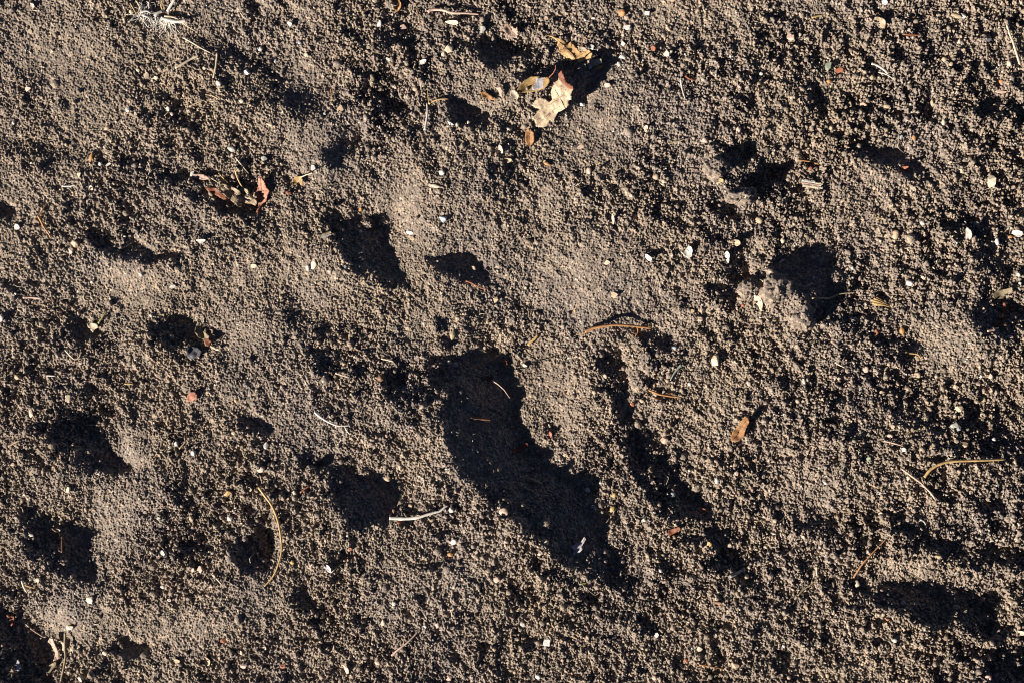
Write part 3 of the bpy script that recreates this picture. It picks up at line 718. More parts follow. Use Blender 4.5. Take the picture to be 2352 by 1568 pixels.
TWG('r',2.2,.7,"short red sliver of twig above the long golden twig on its right",[(690,1130),(700,1122),(712,1114)],(),1)
TWG('r',2.0,.7,"thin rusty stem at the top centre above the centre pebble field",[(1573,175),(1584,182),(1597,186)],(),1)
TWG('v',2.4,.6,"green brown stem beside the broken pale husk on the left",[(227,743),(236,730),(247,714)],(),3)
TWG('o',1.5,.7,"thin vertical reddish stem in the upper left of centre",[(760,205),(762,218),(764,232)],(),1)
TWG('n',2.2,.5,"dark upright twig in the shade right of the upper hollow",[(862,505),(858,516),(860,528)],(),2)
STR('c',3.0,.85,"straight cream stick left of the short upright stick, top left",[(403,157),(420,148),(438,138),(457,128)],(),2)
STR('c',2.4,.8,"short upright cream stick in the upper left",[(499,123),(498,140),(495,160),(490,180)],(),2)
STR('c',1.9,.6,"slanting pale straw below the dry grass tuft",[(423,88),(445,101),(465,113),(485,123)],(),2)
STR('t',1.6,.7,"thin tan straw in the upper left shade",[(435,245),(453,237),(472,230)])
STR('t',1.5,.6,"bent thin straw in the upper left above a tan straw",[(472,218),(488,221),(507,231)])
STR('c',1.5,.6,"curved pale straw left of the crumpled leaves",[(340,372),(344,382),(345,391),(341,402),(336,411)])
STR('c',1.5,.6,"thin pale straw above the crumpled grey leaf",[(541,362),(554,378),(562,388),(573,400)],(),2)
STR('y',2.0,.7,"golden grass blade standing at the crumpled grey leaf",[(541,391),(545,405),(553,422),(562,436),(573,447)],(),6)
STR('y',1.6,.8,"short golden blade left of the crumpled grey leaf",[(503,398),(512,408),(524,420)],(),4)
STR('w',2.1,.6,"white sliver of straw at the left above the bent orange stem",[(143,428),(158,429),(175,426)],(),2)
STR('w',2.6,.5,"curved white straw left of the big shaded hollow",[(723,945),(737,957),(755,968),(778,977),(806,976)],[[(792,979),(798,989),(805,998)]],3,2)
STR('w',4.2,.5,"twisted white ribbon of dry grass below the round hollow",[(895,1188),(928,1189),(958,1187),(981,1180),(1000,1175),(1011,1172),(1022,1163),(1030,1160)],(),5,2,.35)
STR('w',3.2,.5,"white seed stalk with a dark tip in the upper centre",[(976,300),(979,285),(981,270),(982,255),(981,238)],(),3)
STR('y',2.0,.7,"bent yellow stem crossing above the white seed stalk",[(985,240),(995,234),(1005,230),(1018,228),(1031,229)],[[(985,240),(983,220),(982,202)]],2)
STR('w',2.4,.5,"bent white sliver in the upper right of centre",[(1563,183),(1564,195),(1567,208),(1573,227)],(),3)
STR('k',1.6,.8,"thin stick with a white bit at its foot, right of centre top",[(1534,331),(1553,327),(1574,320)],(),3)
STR('w',3.0,.8,"upper prong of a forked white straw in the upper right",[(2001,147),(2016,153),(2031,163),(2040,172)],[[(2017,167),(2035,173),(2051,183)]],3)
STR('c',2.3,1.3,"long pale straw hanging down at the upper right corner",[(2311,57),(2317,76),(2324,97),(2333,124),(2341,150)],(),3)
STR('y',2.0,.7,"short yellow straw at the top edge on the right",[(1864,42),(1877,38),(1890,36)],(),1)
STR('p',2.2,.8,"pinkish straw near the left edge under the thin furrow",[(53,684),(73,684),(95,686)],(),1)
STR('w',2.0,.8,"white sliver above the salmon leaf scrap far to the left",[(102,861),(115,862),(129,863)],(),1)
STR('y',1.7,.9,"small yellow sliver left above the salmon leaf scrap",[(287,881),(297,881),(308,882)],(),1)
STR('c',1.9,.6,"hooked pale straw in the left middle",[(150,803),(162,816),(173,825),(183,819),(186,806)],(),2)
STR('t',1.8,.8,"tan straw lying across the upper left-hand pit",[(197,976),(212,975),(228,976)],(),1)
STR('t',1.6,.7,"slanting straw beside a white pebble left of the curved white straw",[(412,1030),(420,1021),(428,1011)],(),1)
STR('t',1.4,.7,"thin upright straw at the left edge",[(54,833),(55,845),(55,857)],(),1)
STR('c',1.8,.8,"short cream straw pointing at the small hollow left of the shade streak",[(771,856),(785,861),(801,866)],(),1)
STR('c',2.0,.8,"cream straw with pink end above the shade streak",[(876,823),(890,826),(905,830)],(),2)
STR('e',3.0,.35,"pale green blade right of the crumbling column",[(1564,836),(1552,850),(1545,860),(1538,873)],(),12)
STR('c',2.0,.5,"cream sliver in the middle of the right half",[(1917,831),(1928,838),(1941,844)],(),2)
STR('p',2.6,.8,"pinkish splinter at the foot of the dim leaf scraps",[(2267,761),(2280,757),(2292,753)],(),2)
STR('c',2.2,.8,"cream splinter leaning on another, low on the left",[(50,1332),(56,1346),(63,1360)],(),2)
STR('y',1.9,.6,"yellow splinter crossing a cream one, low on the left",[(58,1342),(70,1345),(83,1350)],(),4)
STR('c',1.6,.8,"thin pale stick below the pinkish square chip",[(490,1318),(500,1330),(510,1342)],(),1)
STR('v',2.0,.8,"short green sliver below the lilac white leaf",[(1331,1341),(1340,1339),(1348,1338)],(),1)
STR('c',1.5,.7,"tiny curled cream straw left of the lilac white leaf's tip",[(1292,1274),(1298,1279),(1301,1286)],(),1)
STR('w',1.8,.7,"white squiggle of fibre in the lower right",[(2114,1193),(2120,1195),(2124,1201),(2126,1208)],(),1)
STR('c',3.0,.4,"cream seed-like sliver at the end of the thin olive twig",[(1876,1300),(1875,1311),(1877,1324)],(),2)
STR('y',1.8,.8,"short yellow straw above the deep shade of the biggest clod",[(2013,505),(2020,503),(2029,500)],(),1)
STR('k',3.0,.7,"olive brown flat straw in the upper centre hollow",[(851,194),(856,187),(861,182)],(),1)
STR('c',1.4,.6,"thin pale fibre in the upper left among bright grains",[(366,354),(368,362),(369,371)],(),1)
STR('c',1.4,.7,"pale fibre beside the cone-like seed on the right",[(2080,778),(2086,787),(2093,796)],(),1)
STR('y',3.6,.6,"flat ochre strip of bark right of centre",[(1213,793),(1220,785),(1228,778),(1236,768)],(),2)
STR('c',1.3,.6,"short fibre under the pale wood splinters at top left",[(552,30),(562,42),(575,48)],(),1)

# straw bundle: several blades from one base
def bundle():
    P0 = ground_point(2044, 706, .002, 85); root = empty("straw_bundle", P0)
    tag(root, lab("fan-shaped bundle of bright yellow straw blades in the right half"), "straw bundle")
    for e in ((2000,690,2.6),(2006,686,2.4),(2012,684,2.2),(2002,697,2.8),(2010,700,2.4)):
        path = lay_path([(2044,706),((2044+e[0])/2+1,(706+e[1])/2-1),(e[0],e[1])], .001, 3*S, 2*S)
        V, F = tube([p - P0 for p in path], lambda t, w=e[2]: w*S*(.4+.7*t), 7, .5, e[0])
        link("blade", mesh_np("blade", V, F), surf('y', 'straw'), root)
bundle()

def grass_tuft():
    P0 = ground_point(370, 42, .003, 85); root = empty("grass_tuft", P0)
    tag(root, lab("tuft of dry white grass with torn roots at the top left edge"), "grass tuft")
    def T(pts, w, tp, c='w', lift=4, arch=3, nm="stem", flat=.6):
        path = lay_path(pts, w * S, lift * S, arch * S)
        V, F = tube([p - P0 for p in path], lambda t: w * S * (1 + (tp - 1) * t), 8, flat, pts[0][0])
        link(nm, mesh_np(nm, V, F), surf(c, 'straw'), root)
    T([(386,29),(394,17),(401,5),(407,-12)], 3.6, .9, 'w', 6, 2)
    T([(357,40),(366,33),(376,28)], 4.0, .9, 'w', 7, 1)
    T([(372,44),(395,50),(415,53),(430,49)], 4.2, .9, 'w', 7, 2)
    T([(380,40),(400,42),(418,50)], 2.6, .5, 'c', 8, 2)
    T([(418,52),(432,62),(450,73)], 1.6, .5, 'c', 2, 0)
    T([(378,28),(372,18),(374,4),(378,-10)], 1.4, .8, 'y', 3, 4)
    T([(325,30),(338,27),(350,33)], 2.6, .6, 'w', 3, 2)
    T([(328,36),(338,40),(347,42)], 2.6, .6, 'w', 3, 2)
    T([(313,2),(322,16),(326,36)], 1.8, .6, 'c', 3, 3)
    T([(300,8),(308,22),(315,34)], 1.6, .6, 'y', 3, 1)
    r = random.Random(5); parts = []
    for k in range(110):
        a = r.uniform(-2.9, -.1); L = r.uniform(14, 42)
        if k % 3 == 0: u, v = r.uniform(320, 350), r.uniform(4, 34)
        else: u, v = 370 + r.uniform(-12, 22), 44 + r.uniform(-5, 6)
        b = a + r.uniform(-.5, .5)
        path = lay_path([(u, v), (u + math.cos(a) * L * .5, v - math.sin(a) * L * .5), (u + math.cos(b) * L, v - math.sin(b) * L)], .0004, r.uniform(1, 5) * S)
        parts.append(tube([p - P0 for p in path], lambda t, w=r.uniform(.9, 1.9): S * w * (1 - .6 * t), 5, 1, k))
    V, F = join(parts); link("roots", mesh_np("roots", V, F), surf('w', 'straw'), root)
grass_tuft()

# ------------------------------------------------------------------ leaves
def inside(poly, x, y):
    c = False; n = len(poly)
    for a in range(n):
        x1, y1 = poly[a]; x2, y2 = poly[(a + 1) % n]
        if (y1 > y) != (y2 > y) and x < (x2 - x1) * (y - y1) / (y2 - y1) + x1: c = not c
    return c

def blade_mesh(pts, P0, zf, step=.0016, thick=.00035, seed=0):
    """thin curved sheet with the given outline (photo grid), two skins joined at the rim"""
    poly = []
    for a in range(len(pts)):
        p, q = pts[a], pts[(a + 1) % len(pts)]; L = math.hypot(q[0] - p[0], q[1] - p[1]) * S
        n = max(1, int(L / step))
        for k in range(n):
            t = k / n; jx = mnoise.noise(Vector((p[0] + t * 7, p[1] + t * 5, seed))) * (1.6 if len(pts) > 18 else .8) * (1 if 0 < k else 0)
            poly.append((p[0] + (q[0] - p[0]) * t + jx, p[1] + (q[1] - p[1]) * t + jx * .7))
    nb = len(poly); co = [Vector(p) for p in poly]
    us = [p[0] for p in poly]; vs = [p[1] for p in poly]; st = step / S
    v = min(vs)
    while v < max(vs):
        u = min(us)
        while u < max(us):
            uu, vv = u + random.uniform(-.25, .25) * st, v + random.uniform(-.25, .25) * st
            if inside(poly, uu, vv) and min((uu - a) ** 2 + (vv - b) ** 2 for a, b in poly) > (st * .45) ** 2: co.append(Vector((uu, vv)))
            u += st
        v += st
    res = delaunay_2d_cdt(co, [], [list(range(nb))], 1, 1e-4)
    VV, FF = res[0], [f for f in res[2] if len(f) == 3]
    zz = [zf(p.x, p.y) for p in VV]; pts3 = []
    for p, z in zip(VV, zz):
        k = 1 - z / CAM_H; pts3.append(((p.x - 1176) * S * k - P0.x, (784 - p.y) * S * k - P0.y, z - P0.z))
    m = len(pts3); V = pts3 + [(x, y, z - thick) for x, y, z in pts3]; F = []; cnt = {}
    for a, b, c in FF:
        A, Bv, Cv = (Vector(pts3[q]) for q in (a, b, c))
        if (Bv - A).cross(Cv - A).z < 0: b, c = c, b
        F += [(a, b, c), (m + a, m + c, m + b)]
        for e in ((a, b), (b, c), (c, a)): cnt[e] = 1
    for (a, b) in list(cnt):
        if (b, a) not in cnt: F += [(b, a, m + a), (b, m + a, m + b)]
    return mesh_np("blade", V, F)

def leaf(name, label, pts, c, rib=None, fold=0.0, lift=2.5, curl=0.0, veins=(), stem=None, ripple=1.6, seed=1, tilt_=(0, 0), cat="leaf", stemc='n', sun_tilt=.2, group="fallen leaves and leaf scraps"):
    cu = sum(p[0] for p in pts) / len(pts); cv = sum(p[1] for p in pts) / len(pts)
    R = max(math.hypot(p[0] - cu, p[1] - cv) for p in pts)
    P0 = ground_point(cu, cv, .004, 85)
    if rib: (ax, ay), (bx, by) = rib; L = math.hypot(bx - ax, by - ay) or 1
    def zf(u, v):
        x, y = (u - 1176) * S, (784 - v) * S
        z = .5 * zs_at(x, y) + .5 * P0.z + lift * S
        if rib: z += fold * abs((u - ax) * (by - ay) - (v - ay) * (bx - ax)) / L * S
        d = math.hypot(u - cu, v - cv) / R
        z += curl * S * R * d * d + (tilt_[0] * (u - cu) + tilt_[1] * (v - cv)) * S
        z += ripple * S * (3.0 * mnoise.noise(Vector((u * .045, v * .045, seed))) + 3.2 * (.35 - abs(mnoise.noise(Vector((u * .09, v * .09, seed)))))+ .8 * mnoise.noise(Vector((u * .25, v * .25, seed))))
        z += sun_tilt * ((u - cu) * ca - (v - cv) * sa) * S
        return max(z, z_at(x, y, .0015, 88) + .0005)
    root = empty(name, P0); tag(root, lab(label), cat, group)
    link("blade", blade_mesh(pts, P0, zf, seed=seed), surf(c, 'leaf'), root)
    def on(path, up):
        o = []
        for u, v in path:
            z = zf(u, v) + up; k = 1 - z / CAM_H; o.append(Vector(((u - 1176) * S * k, (784 - v) * S * k, z)) - P0)
        return smooth_path(o, .001)
    def dens(vn):
        out = []
        for a in range(len(vn) - 1):
            (u1, v1), (u2, v2) = vn[a], vn[a + 1]; n = max(1, int(math.hypot(u2 - u1, v2 - v1) / 4))
            out += [(u1 + (u2 - u1) * k / n, v1 + (v2 - v1) * k / n) for k in range(n)]
        return out + [vn[-1]]
    for q, vn in enumerate(veins):
        V, F = tube(on(dens(vn), .0001), lambda t, w=(1.3 if q == 0 else .75): w * S * (1 - .6 * t), 5, .8, q)
        link("midrib" if q == 0 else "vein", mesh_np("vein", V, F), surf(stemc, 'bark'), root)
    if stem:
        V, F = tube(on(dens(stem), .0005), lambda t: 1.5 * S * (1 - .35 * t), 7, 1, 3)
        link("stalk", mesh_np("stalk", V, F), surf(stemc, 'bark'), root)
    return root
def C3(c0, r0, pts, sc=3.0): return [(588 * c0 + x / sc, 522.7 * r0 + y / sc) for x, y in pts]
def CA(pts): return [((1800 + x / 3.137) / 1.653, (60 + y / 3.137) / 1.653) for x, y in pts]
def CB(pts): return [((650 + x / 3.92) / 1.653, (560 + y / 3.92) / 1.653) for x, y in pts]
def CD(pts): return [((100 + x / 3.068) / 1.653, (2300 + y / 3.068) / 1.653) for x, y in pts]

leaf("lobed_leaf", "bright orange tan lobed leaf lying uppermost in the leaf group at the top centre",
     CA([(870,240),(930,235),(990,265),(1040,275),(1085,305),(1110,350),(1150,305),(1190,350),(1235,400),(1270,430),(1320,425),(1370,400),(1400,440),(1425,470),(1395,505),(1340,520),(1290,550),(1240,560),(1200,530),(1140,545),(1090,500),(1030,450),(1000,430),(1015,390),(985,345),(1000,320),(960,280),(920,255)]),
     'u', ((1320,145),(1262,98)), .10, -2, .12, [CA([(1230,555),(1170,460),(1090,380),(1000,300)]), CA([(1200,510),(1260,470),(1330,440)]), CA([(1160,440),(1170,390),(1150,330)]), CA([(1110,400),(1060,400),(1020,410)])],
     CA([(1230,556),(1190,620),(1150,700),(1115,770)]), .9, 1, sun_tilt=.08)
leaf("lobed_leaf", "big beige lobed leaf with raised veins below the curled yellow leaf",
     CA([(1010,730),(1050,760),(1100,830),(1170,830),(1185,870),(1160,930),(1160,1000),(1120,1015),(1130,1070),(1080,1110),(1030,1140),(1000,1150),(975,1200),(940,1275),(900,1240),(870,1320),(790,1330),(735,1320),(725,1250),(690,1225),(750,1150),(790,1110),(730,1100),(690,1070),(720,1020),(790,975),(850,985),(900,1030),(930,1000),(915,900),(940,840),(970,800),(1000,770)]),
     'h', ((1240,270),(1275,190)), .12, 5, .12, [CA([(1085,1110),(1030,1000),(970,900),(950,810)]), CA([(1010,980),(1070,940),(1090,880)]), CA([(980,1010),(900,1060),(800,1080)]), CA([(1020,1080),(940,1130),(860,1230)]), CA([(900,1160),(830,1230),(760,1290)])],
     None, 1.2, 2, stemc='k')
leaf("curled_leaf_tip", "dark brown curled lobe standing over the right end of the big beige leaf",
     CA([(1000,700),(1040,650),(1065,700),(1085,760),(1110,800),(1170,830),(1185,870),(1140,880),(1100,850),(1050,810),(1010,760)]),
     'r', ((1262,190),(1290,225)), .5, 12, .2, (), None, 1, 3, cat="leaf")
leaf("oval_leaf", "curled yellow leaf with a lilac white underside and thin red stalk",
     CA([(520,950),(510,890),(545,830),(600,770),(680,725),(760,722),(830,735),(900,735),(905,780),(870,840),(830,870),(740,900),(640,915),(560,920)]),
     'y', ((1196,206),(1255,182)), .15, 5, .3, [CA([(530,925),(640,850),(760,790),(900,740)])], CA([(895,735),(940,690),(968,640),(970,590)]), .8, 4, stemc='r')
leaf("oval_leaf", "lilac white turned-up half of the curled yellow leaf",
     CA([(750,735),(830,738),(900,742),(903,785),(870,838),(800,865),(700,890),(690,860),(730,800)]),
     'l', ((1225,200),(1255,185)), .1, 12, .2, (), None, .8, 5)
leaf("oval_leaf", "smooth chestnut brown oval leaf below the big beige lobed leaf",
     CA([(640,1345),(680,1350),(715,1400),(718,1480),(700,1530),(665,1555),(630,1540),(605,1490),(608,1420),(620,1370)]),
     'o', ((1216,303),(1216,330)), .45, 2, .0, [CA([(655,1350),(660,1450),(660,1555)])], None, .4, 6)
leaf("curled_leaf", "pale pink folded leaf left above the orange tan lobed leaf",
     CA([(345,170),(370,100),(400,88),(450,120),(490,160),(515,130),(520,240),(525,290),(500,265),(430,262),(385,225)]),
     'p', CA([(390,110),(510,260)]), .45, 4, .2, [CA([(400,100),(450,180),(515,255)])], None, 1, 7)
leaf("leaf_scrap", "orange brown pointed leaf scrap left of the curled yellow leaf",
     CA([(62,895),(120,905),(170,930),(220,965),(262,1015),(200,1000),(160,985),(105,985),(85,940)]), 'o', CA([(70,905),(255,1010)]), .4, 3, .2, (), None, .8, 8)
leaf("leaf_scrap", "upright pink sliver of leaf beside the orange brown scrap",
     CA([(232,830),(265,785),(268,850),(320,850),(342,900),(338,980),(310,950),(285,890),(250,860)]), 'p', CA([(250,820),(335,970)]), .5, 5, .2, (), None, .8, 9)
leaf("leaf_scrap", "pair of peach coloured leaf crumbs right of the orange tan lobed leaf",
     CA([(1390,530),(1450,515),(1520,515),(1520,560),(1470,590),(1420,600),(1395,580)]), 'c', None, 0, 3, .5, (), None, 1, 10)
leaf("leaf_scrap", "small cream leaf crumb just below the peach leaf crumb",
     CA([(1430,620),(1480,590),(1535,590),(1530,620),(1470,655),(1440,650)]), 'y', None, 0, 3, .4, (), None, 1, 11)
leaf("leaf_scrap", "pale white flake leaning on the peach leaf crumb",
     CA([(1360,590),(1385,560),(1420,560),(1420,590),(1390,635),(1365,635)]), 'w', None, 0, 4, .3, (), None, 1, 12)
leaf("leaf_scrap", "folded cream tip at the left end of the curled yellow leaf",
     CA([(430,900),(480,880),(520,920),(540,960),(520,995),(470,985),(425,955)]), 'c', CA([(440,900),(520,990)]), .5, 3, .2, (), None, 1, 13)
leaf("leaf_scrap", "cream lobe resting on the upper edge of the orange tan leaf",
     CA([(1235,390),(1280,365),(1330,385),(1365,405),(1330,425),(1280,425),(1250,415)]), 'c', CA([(1240,400),(1360,405)]), .5, 6, .2, (), CA([(1288,365),(1285,300),(1298,215)]), 1, 14, sun_tilt=.05)
# crumpled group at the left
leaf("crumpled_leaf", "crumpled dark grey leaf with a pale rim in the left leaf group",
     CB([(600,460),(660,470),(760,540),(850,560),(940,600),(1010,640),(1080,720),(1180,740),(1250,760),(1285,820),(1250,870),(1180,840),(1100,830),(1040,800),(1010,860),(1005,890),(950,840),(860,770),(760,690),(690,630),(720,580),(700,510)]),
     't', CB([(720,560),(1180,830)]), .5, 4, .2, [CB([(600,462),(760,560),(960,690),(1180,835)]), CB([(860,620),(900,700),(980,800)])], None, 3.2, 15, stemc='c', sun_tilt=.05)
leaf("leaf_scrap", "dark rust coloured leaf part under the crumpled grey leaf",
     CB([(500,600),(600,590),(690,610),(760,680),(840,770),(780,780),(680,720),(560,670)]), 'r', None, 0, 1.5, .2, (), None, 1, 16)
leaf("leaf_scrap", "red leaf scrap standing at the right end of the crumpled grey leaf",
     CB([(1290,450),(1340,445),(1380,500),(1415,600),(1465,640),(1430,720),(1420,800),(1370,830),(1330,880),(1290,1000),(1265,960),(1300,860),(1280,760),(1250,690),(1280,630),(1300,560)]),
     's', CB([(1330,450),(1310,900)]), .3, 3, .2, [CB([(1330,460),(1340,640),(1310,900)]), CB([(1340,640),(1400,650),(1450,650)])], None, 1, 17)
leaf("leaf_scrap", "curled brown strip of leaf at the left end of the crumpled group",
     CB([(325,400),(400,395),(470,400),(560,440),(575,470),(480,490),(400,470),(335,460)]), 'p', CB([(330,430),(570,470)]), .5, 4, .2, (), None, 1, 18)
leaf("leaf_scrap", "small white flake at the far left of the crumpled leaf group",
     CB([(285,370),(330,345),(345,380),(310,430),(280,430)]), 'w', None, 0, 3, .3, (), None, 1, 19)
leaf("leaf_scrap", "bright cream fragment wedged beside the crumpled grey leaf",
     CB([(990,620),(1060,600),(1140,620),(1170,700),(1150,715),(1100,665),(1030,650)]), 'c', None, 0, 7, .3, (), None, 1, 20)
leaf("leaf_scrap", "ragged ochre leaf scrap with a pale stem in the upper left of centre",
     CB([(1800,480),(1850,430),(1930,430),(1960,490),(1965,560),(1930,570),(1900,510),(1850,560),(1800,550)]), 'y', None, 0, 3, .4, (), CB([(1930,445),(2010,410),(2100,385)]), 1, 21, stemc='c')
leaf("leaf_scrap", "small brown leaf scrap below the ragged ochre scrap",
     CB([(1700,660),(1740,645),(1780,680),(1760,710),(1715,700)]), 'r', None, 0, 2, .4, (), None, 1, 22)
# the rest
leaf("spotted_leaf", "rusty orange spotted leaf standing on edge in the right of centre",
     C3(2,1,[(1505,1450),(1520,1400),(1550,1370),(1580,1330),(1605,1295),(1630,1305),(1635,1340),(1615,1380),(1600,1430),(1570,1465),(1540,1475),(1515,1470)]),
     'o', C3(2,1,[(1510,1465),(1630,1300)]), .35, 4, .2, [C3(2,1,[(1520,1465),(1570,1390),(1625,1305)])], None, 1.2, 23)
leaf("slim_leaf", "slim brown leaf lying in the shade of the big hollow",
     C3(2,1,[(0,1545),(30,1510),(80,1485),(115,1480),(105,1510),(60,1545),(10,1560)]), 'r', C3(2,1,[(0,1550),(115,1480)]), .3, 2.5, .1, (), None, .6, 24)
leaf("torn_leaf", "lilac white torn leaf at the lower end of the big shaded hollow",
     C3(2,2,[(500,555),(512,575),(490,610),(485,650),(440,685),(415,688),(428,655),(405,628),(440,602),(475,595)]), 'l', C3(2,2,[(505,560),(420,685)]), .3, 5, .2, [C3(2,2,[(505,562),(470,620),(425,680)])], None, 1, 25, stemc='t')
leaf("leaf_scrap", "salmon coloured leaf scrap in the left half",
     C3(0,1,[(1285,1195),(1290,1155),(1310,1130),(1345,1130),(1362,1155),(1355,1180),(1320,1195)]), 's', None, 0, 2.5, .3, (), None, 1, 26)
leaf("leaf_scrap", "dim brown leaf scrap in the diagonal trough, lower centre",
     C3(2,2,[(1065,545),(1080,515),(1120,500),(1155,490),(1165,510),(1130,530),(1090,552)]), 'r', None, 0, 3, .2, (), None, 1, 27)
leaf("crumpled_leaf", "small olive and rust crumpled leaf standing in the left middle",
     C3(0,1,[(1345,690),(1370,650),(1385,700),(1430,735),(1455,760),(1450,800),(1415,815),(1400,770),(1365,755),(1340,720)]), 'k', C3(0,1,[(1370,660),(1430,810)]), .6, 6, .2, (), None, 1.5, 28)
leaf("leaf_scrap", "rust coloured bit clinging to the small olive crumpled leaf",
     C3(0,1,[(1405,770),(1440,760),(1455,790),(1440,815),(1415,812)]), 'r', None, 0, 11, .3, (), None, 1, 29)
leaf("leaf_scrap", "cream sliver pointing right from the small olive crumpled leaf",
     C3(0,1,[(1445,812),(1470,815),(1500,828),(1525,850),(1490,845),(1460,830)]), 'c', None, 0, 5, .2, (), None, .6, 30)
leaf("dark_leaf", "slate dark round leaf lying in shade below the small olive crumpled leaf",
     C3(0,1,[(1285,850),(1300,820),(1360,820),(1390,850),(1375,885),(1330,905),(1300,900),(1285,880)]), 'd', None, 0, 2, .1, (), None, .6, 31)
leaf("broken_husk", "broken pale husk with a curled rim in the left middle",
     C3(0,1,[(598,660),(630,655),(670,665),(680,690),(655,700),(640,725),(622,705),(605,685)]), 'c', None, 0, 3, .6, (), None, 1, 32, cat="husk")
leaf("dim_leaf", "grey green leaf scrap above the shaded pit at the right edge",
     C3(3,1,[(1545,460),(1590,430),(1640,425),(1680,410),(1690,440),(1640,460),(1620,490),(1570,495),(1545,480)]), 'k', None, 0, 4, .3, (), None, 1, 33)
leaf("dim_leaf", "reddish brown upright leaf strip in the shaded pit at the right edge",
     C3(3,1,[(1620,520),(1640,515),(1645,560),(1635,620),(1610,640),(1615,580)]), 'r', None, 0, 4, .2, (), None, 1, 34)
leaf("dim_leaf", "dark brown leaf scrap low in the shaded pit at the right edge",
     C3(3,1,[(1550,660),(1590,640),(1640,650),(1650,675),(1600,690),(1560,685)]), 'n', None, 0, 2, .2, (), None, 1, 35)
leaf("curled_leaf", "curled brown leaf with pale lit ridge in the bottom left cluster",
     CD([(250,410),(270,370),(310,375),(330,430),(360,490),(380,560),(385,600),(350,630),(310,640),(330,590),(335,540),(310,500),(290,450)]), 'p', CD([(270,390),(350,620)]), .5, 6, .2, (), None, 1, 36)
leaf("curled_leaf", "tan boat-shaped leaf at the foot of the bottom left cluster",
     CD([(205,770),(210,740),(260,690),(320,650),(355,640),(345,690),(300,740),(270,780),(235,775)]), 'k', CD([(215,765),(350,650)]), .5, 5, .2, (), None, 1, 37)
leaf("leaf_scrap", "cream curled leaf strip beside the olive stem in the bottom left cluster",
     CD([(375,410),(410,395),(440,430),(450,490),(430,540),(415,500),(400,450)]), 'c', CD([(390,400),(440,530)]), .5, 5, .2, (), None, 1, 38)
leaf("leaf_scrap", "pink leaf scrap in the middle of the bottom left cluster",
     CD([(385,600),(420,590),(440,630),(430,655),(395,650)]), 'p', None, 0, 4, .3, (), None, 1, 39)
leaf("leaf_scrap", "small pink leaf scrap right of the olive stem in the bottom left cluster",
     CD([(515,570),(560,550),(585,550),(570,590),(530,600)]), 'p', None, 0, 2, .3, (), None, 1, 40)
leaf("leaf_scrap", "cream petal at the top of the bottom left cluster",
     CD([(465,240),(500,225),(545,230),(545,260),(500,280),(470,270)]), 'c', None, 0, 3, .3, (), None, 1, 41)
leaf("leaf_scrap", "reddish leaf scrap at the left edge above the bottom left cluster",
     C3(0,2,[(40,1100),(75,1090),(100,1110),(95,1160),(75,1175),(65,1130)]), 'r', None, 0, 4, .3, (), None, 1, 42)
leaf("torn_petal", "lilac white torn petal in the bottom left corner",
     C3(0,2,[(118,1410),(130,1405),(140,1440),(145,1465),(125,1485),(108,1475),(112,1440)]), 'l', None, 0, 4, .3, (), None, 1, 43, cat="petal")
leaf("leaf_scrap", "brown bit of leaf under the white grass ribbon",
     C3(1,2,[(965,455),(1000,440),(1030,450),(1000,465),(975,470)]), 'r', None, 0, 1.5, .1, (), None, .5, 44)
TWG('k',3.0,.8,"olive stem with a knot running down through the bottom left cluster",[(152,1450),(153,1470),(154,1490),(155,1503),(152,1520),(147,1543),(141,1562)],[[(154,1508),(147,1515),(140,1525)]],7,3)

# withered stalk with a small leaf, in the big hollow
root = leaf("withered_stalk", "withered brown stalk with a shrivelled leaf in the big shaded hollow",
     C3(1,1,[(1560,1040),(1590,1018),(1625,1025),(1635,1050),(1610,1060),(1580,1050)]), 'n', None, 0, 4, .3, (), C3(1,1,[(1625,1050),(1665,1075),(1710,1115),(1748,1170)]), 1, 45, cat="stalk", stemc='p')

# ------------------------------------------------------------------ wood chips and glass
def slab(name, label, cat, u, v, L, W_, rot, pieces, h=5, kind='bark', lift=3):
    P0 = ground_point(u, v, .003, 85); root = empty(name, P0); tag(root, lab(label), cat)
    root.rotation_euler = (0, 0, math.radians(rot)); r = random.Random(int(u))
    for k, (x0, x1, y0, y1, c) in enumerate(pieces):
        bm = bmesh.new(); nx = 8; ring = []
        for a in range(nx + 1):
            x = x0 + (x1 - x0) * a / nx; j = lambda: r.uniform(-.6, .6)
            ring.append([bm.verts.new(((x + j() * .8) * S, (yy + j()) * S, (zz + j() * .5 + math.sin(k * 2 + a * .5) * .4) * S)) for yy, zz in ((y0, 0), (y1, 0), (y1, h), ((y0 + y1) / 2, h + .8), (y0, h))])
        for a in range(nx):
            for b in range(5): bm.faces.new((ring[a][b], ring[a][(b + 1) % 5], ring[a + 1][(b + 1) % 5], ring[a + 1][b]))
        bm.faces.new(ring[0][::-1]); bm.faces.new(ring[-1]); bmesh.ops.recalc_face_normals(bm, faces=bm.faces)
        me = bpy.data.meshes.new("splinter"); bm.to_mesh(me); bm.free()
        o = link("splinter", me, surf(c, kind), root); o.location = (0, 0, lift * S * .6)
    return root
slab("wood_chip", "pale pink striped wood chip with a broken end right of the flat-topped clod", "wood chip", 1864, 425, 46, 18, -9,
     [(-24,6,3.4,9,'w'),(-23,21,-1.2,3.0,'p'),(-20,16,-7.5,-1.5,'c'),(7,24,3.3,7,'c'),(10,25,-6,-2,'w')], 5)
slab("wood_chip", "grey weathered wood chip at the left rim of the upper hollow", "wood chip", 748, 540, 30, 9, 17, [(-13,13,-4.5,-.2,'g'),(-11,14,0,4.2,'t')], 4)
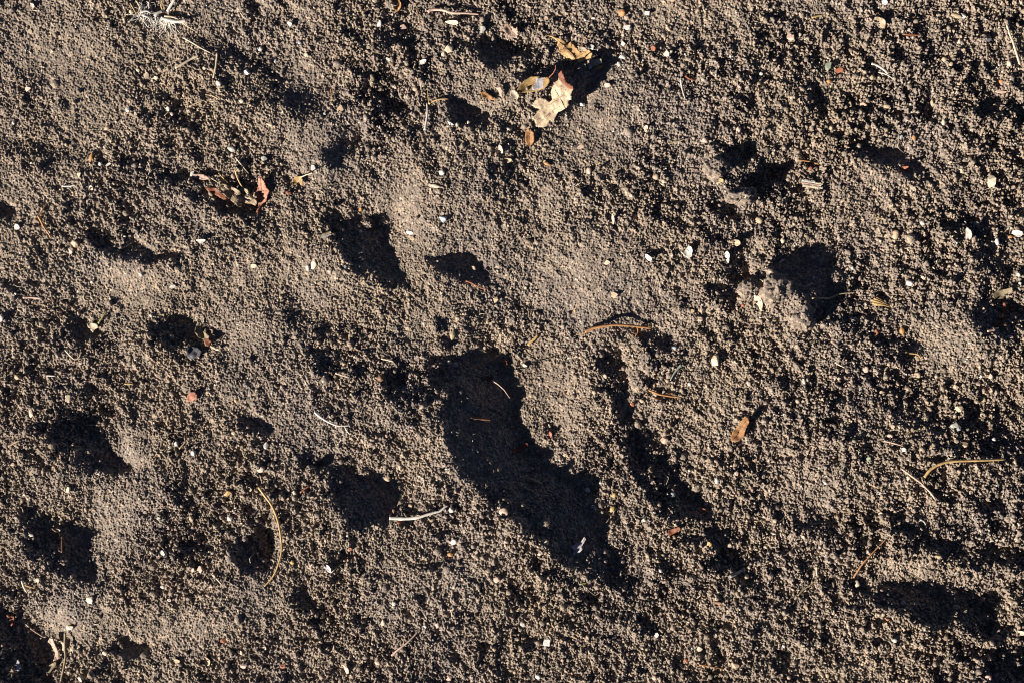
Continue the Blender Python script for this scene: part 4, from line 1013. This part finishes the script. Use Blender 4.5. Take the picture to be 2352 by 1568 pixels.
def glass():
    me = chip_mesh(9 * S, 14 * S, 5 * S, 77); o = link("glass_chip", me, surf('e', 'glass')); P = ground_point(1901, 153, .003, 80)
    o.location = P + Vector((0, 0, 4 * S)); o.rotation_euler = (.25, -.2, -.3)
    tag(o, lab("pale green translucent glass chip beside a dark red chip, upper right"), "glass chip")
glass()

# ------------------------------------------------------------------ what nobody could count: grit and fibres and loose crumbs
def scatter(name, n, rmin, rmax, mats, label, sub=1, power=2.2, zoff=.3, seed=3, coarse_w=False):
    g = np.random.default_rng(seed); V0, F0 = ICO[sub]
    x = g.uniform(-.56, .56, n); y = g.uniform(-.39, .39, n)
    ii = np.clip((x / DX + NX / 2).astype(int), 0, NX - 1); jj = np.clip((y / DX + NY / 2).astype(int), 0, NY - 1)
    if coarse_w:
        k = g.random(n) < np.clip(coarse[jj, ii] - .35, .03, 1); x, y, ii, jj = x[k], y[k], ii[k], jj[k]; n = len(x)
    r = rmin + (rmax - rmin) * g.random(n) ** power
    z = H[jj, ii] + r * zoff
    ang = g.random(n) * 2 * math.pi; sc = g.uniform(.6, 1.15, (n, 3)) * r[:, None]
    bump = 1 + g.uniform(-.2, .2, (n, len(V0)))
    W = V0[None] * bump[..., None] * sc[:, None, :]
    c, s = np.cos(ang)[:, None], np.sin(ang)[:, None]
    X = W[..., 0] * c - W[..., 1] * s + x[:, None]; Y = W[..., 0] * s + W[..., 1] * c + y[:, None]; Z = W[..., 2] + z[:, None]
    V = np.stack([X, Y, Z], -1).reshape(-1, 3)
    F = (F0[None] + (np.arange(n) * len(V0))[:, None, None]).reshape(-1, 3)
    me = mesh_np(name, V, F, sub > 1)
    for m in mats: me.materials.append(m)
    me.polygons.foreach_set("material_index", np.repeat(g.integers(0, len(mats), n), len(F0)).astype(np.int32))
    o = bpy.data.objects.new(name, me); COL.objects.link(o); tag(o, label, kind="stuff"); return o
scatter("soil_crumbs", 16000, .0008, .0028, [SOIL], "loose crumbs of dark soil scattered over the whole ground", 2, 2.6, .45, 4, True)
scatter("mineral_grit", 8000, .0004, .0013, [surf(c) for c in 'wctpg'], "pale mineral grit scattered through the soil", 1, 2, .5, 5)
def fibres():
    r = random.Random(9); parts = []
    for k in range(170):
        x, y = r.uniform(-.54, .54), r.uniform(-.37, .37); a = r.uniform(0, 6.28); L = r.uniform(.004, .013)
        z = z_at(x, y, .002, 92); b = a + r.uniform(-.9, .9)
        path = smooth_path([(x, y, z), (x + L / 2 * math.cos(a), y + L / 2 * math.sin(a), z + .0012), (x + L * math.cos(b), y + L * math.sin(b), z_at(x + L * math.cos(b), y + L * math.sin(b), .001, 85))], .002)
        parts.append(tube(path, lambda t, w=r.uniform(.00018, .00042): w * (1 - .5 * t), 5, 1, k))
    V, F = join(parts); me = mesh_np("root_fibres", V, F)
    for c in 'cthk': me.materials.append(surf(c, 'straw'))
    o = bpy.data.objects.new("root_fibres", me); COL.objects.link(o); tag(o, "thin root fibres and plant hairs scattered over the soil", kind="stuff")
fibres()
print("objects", len(bpy.data.objects))
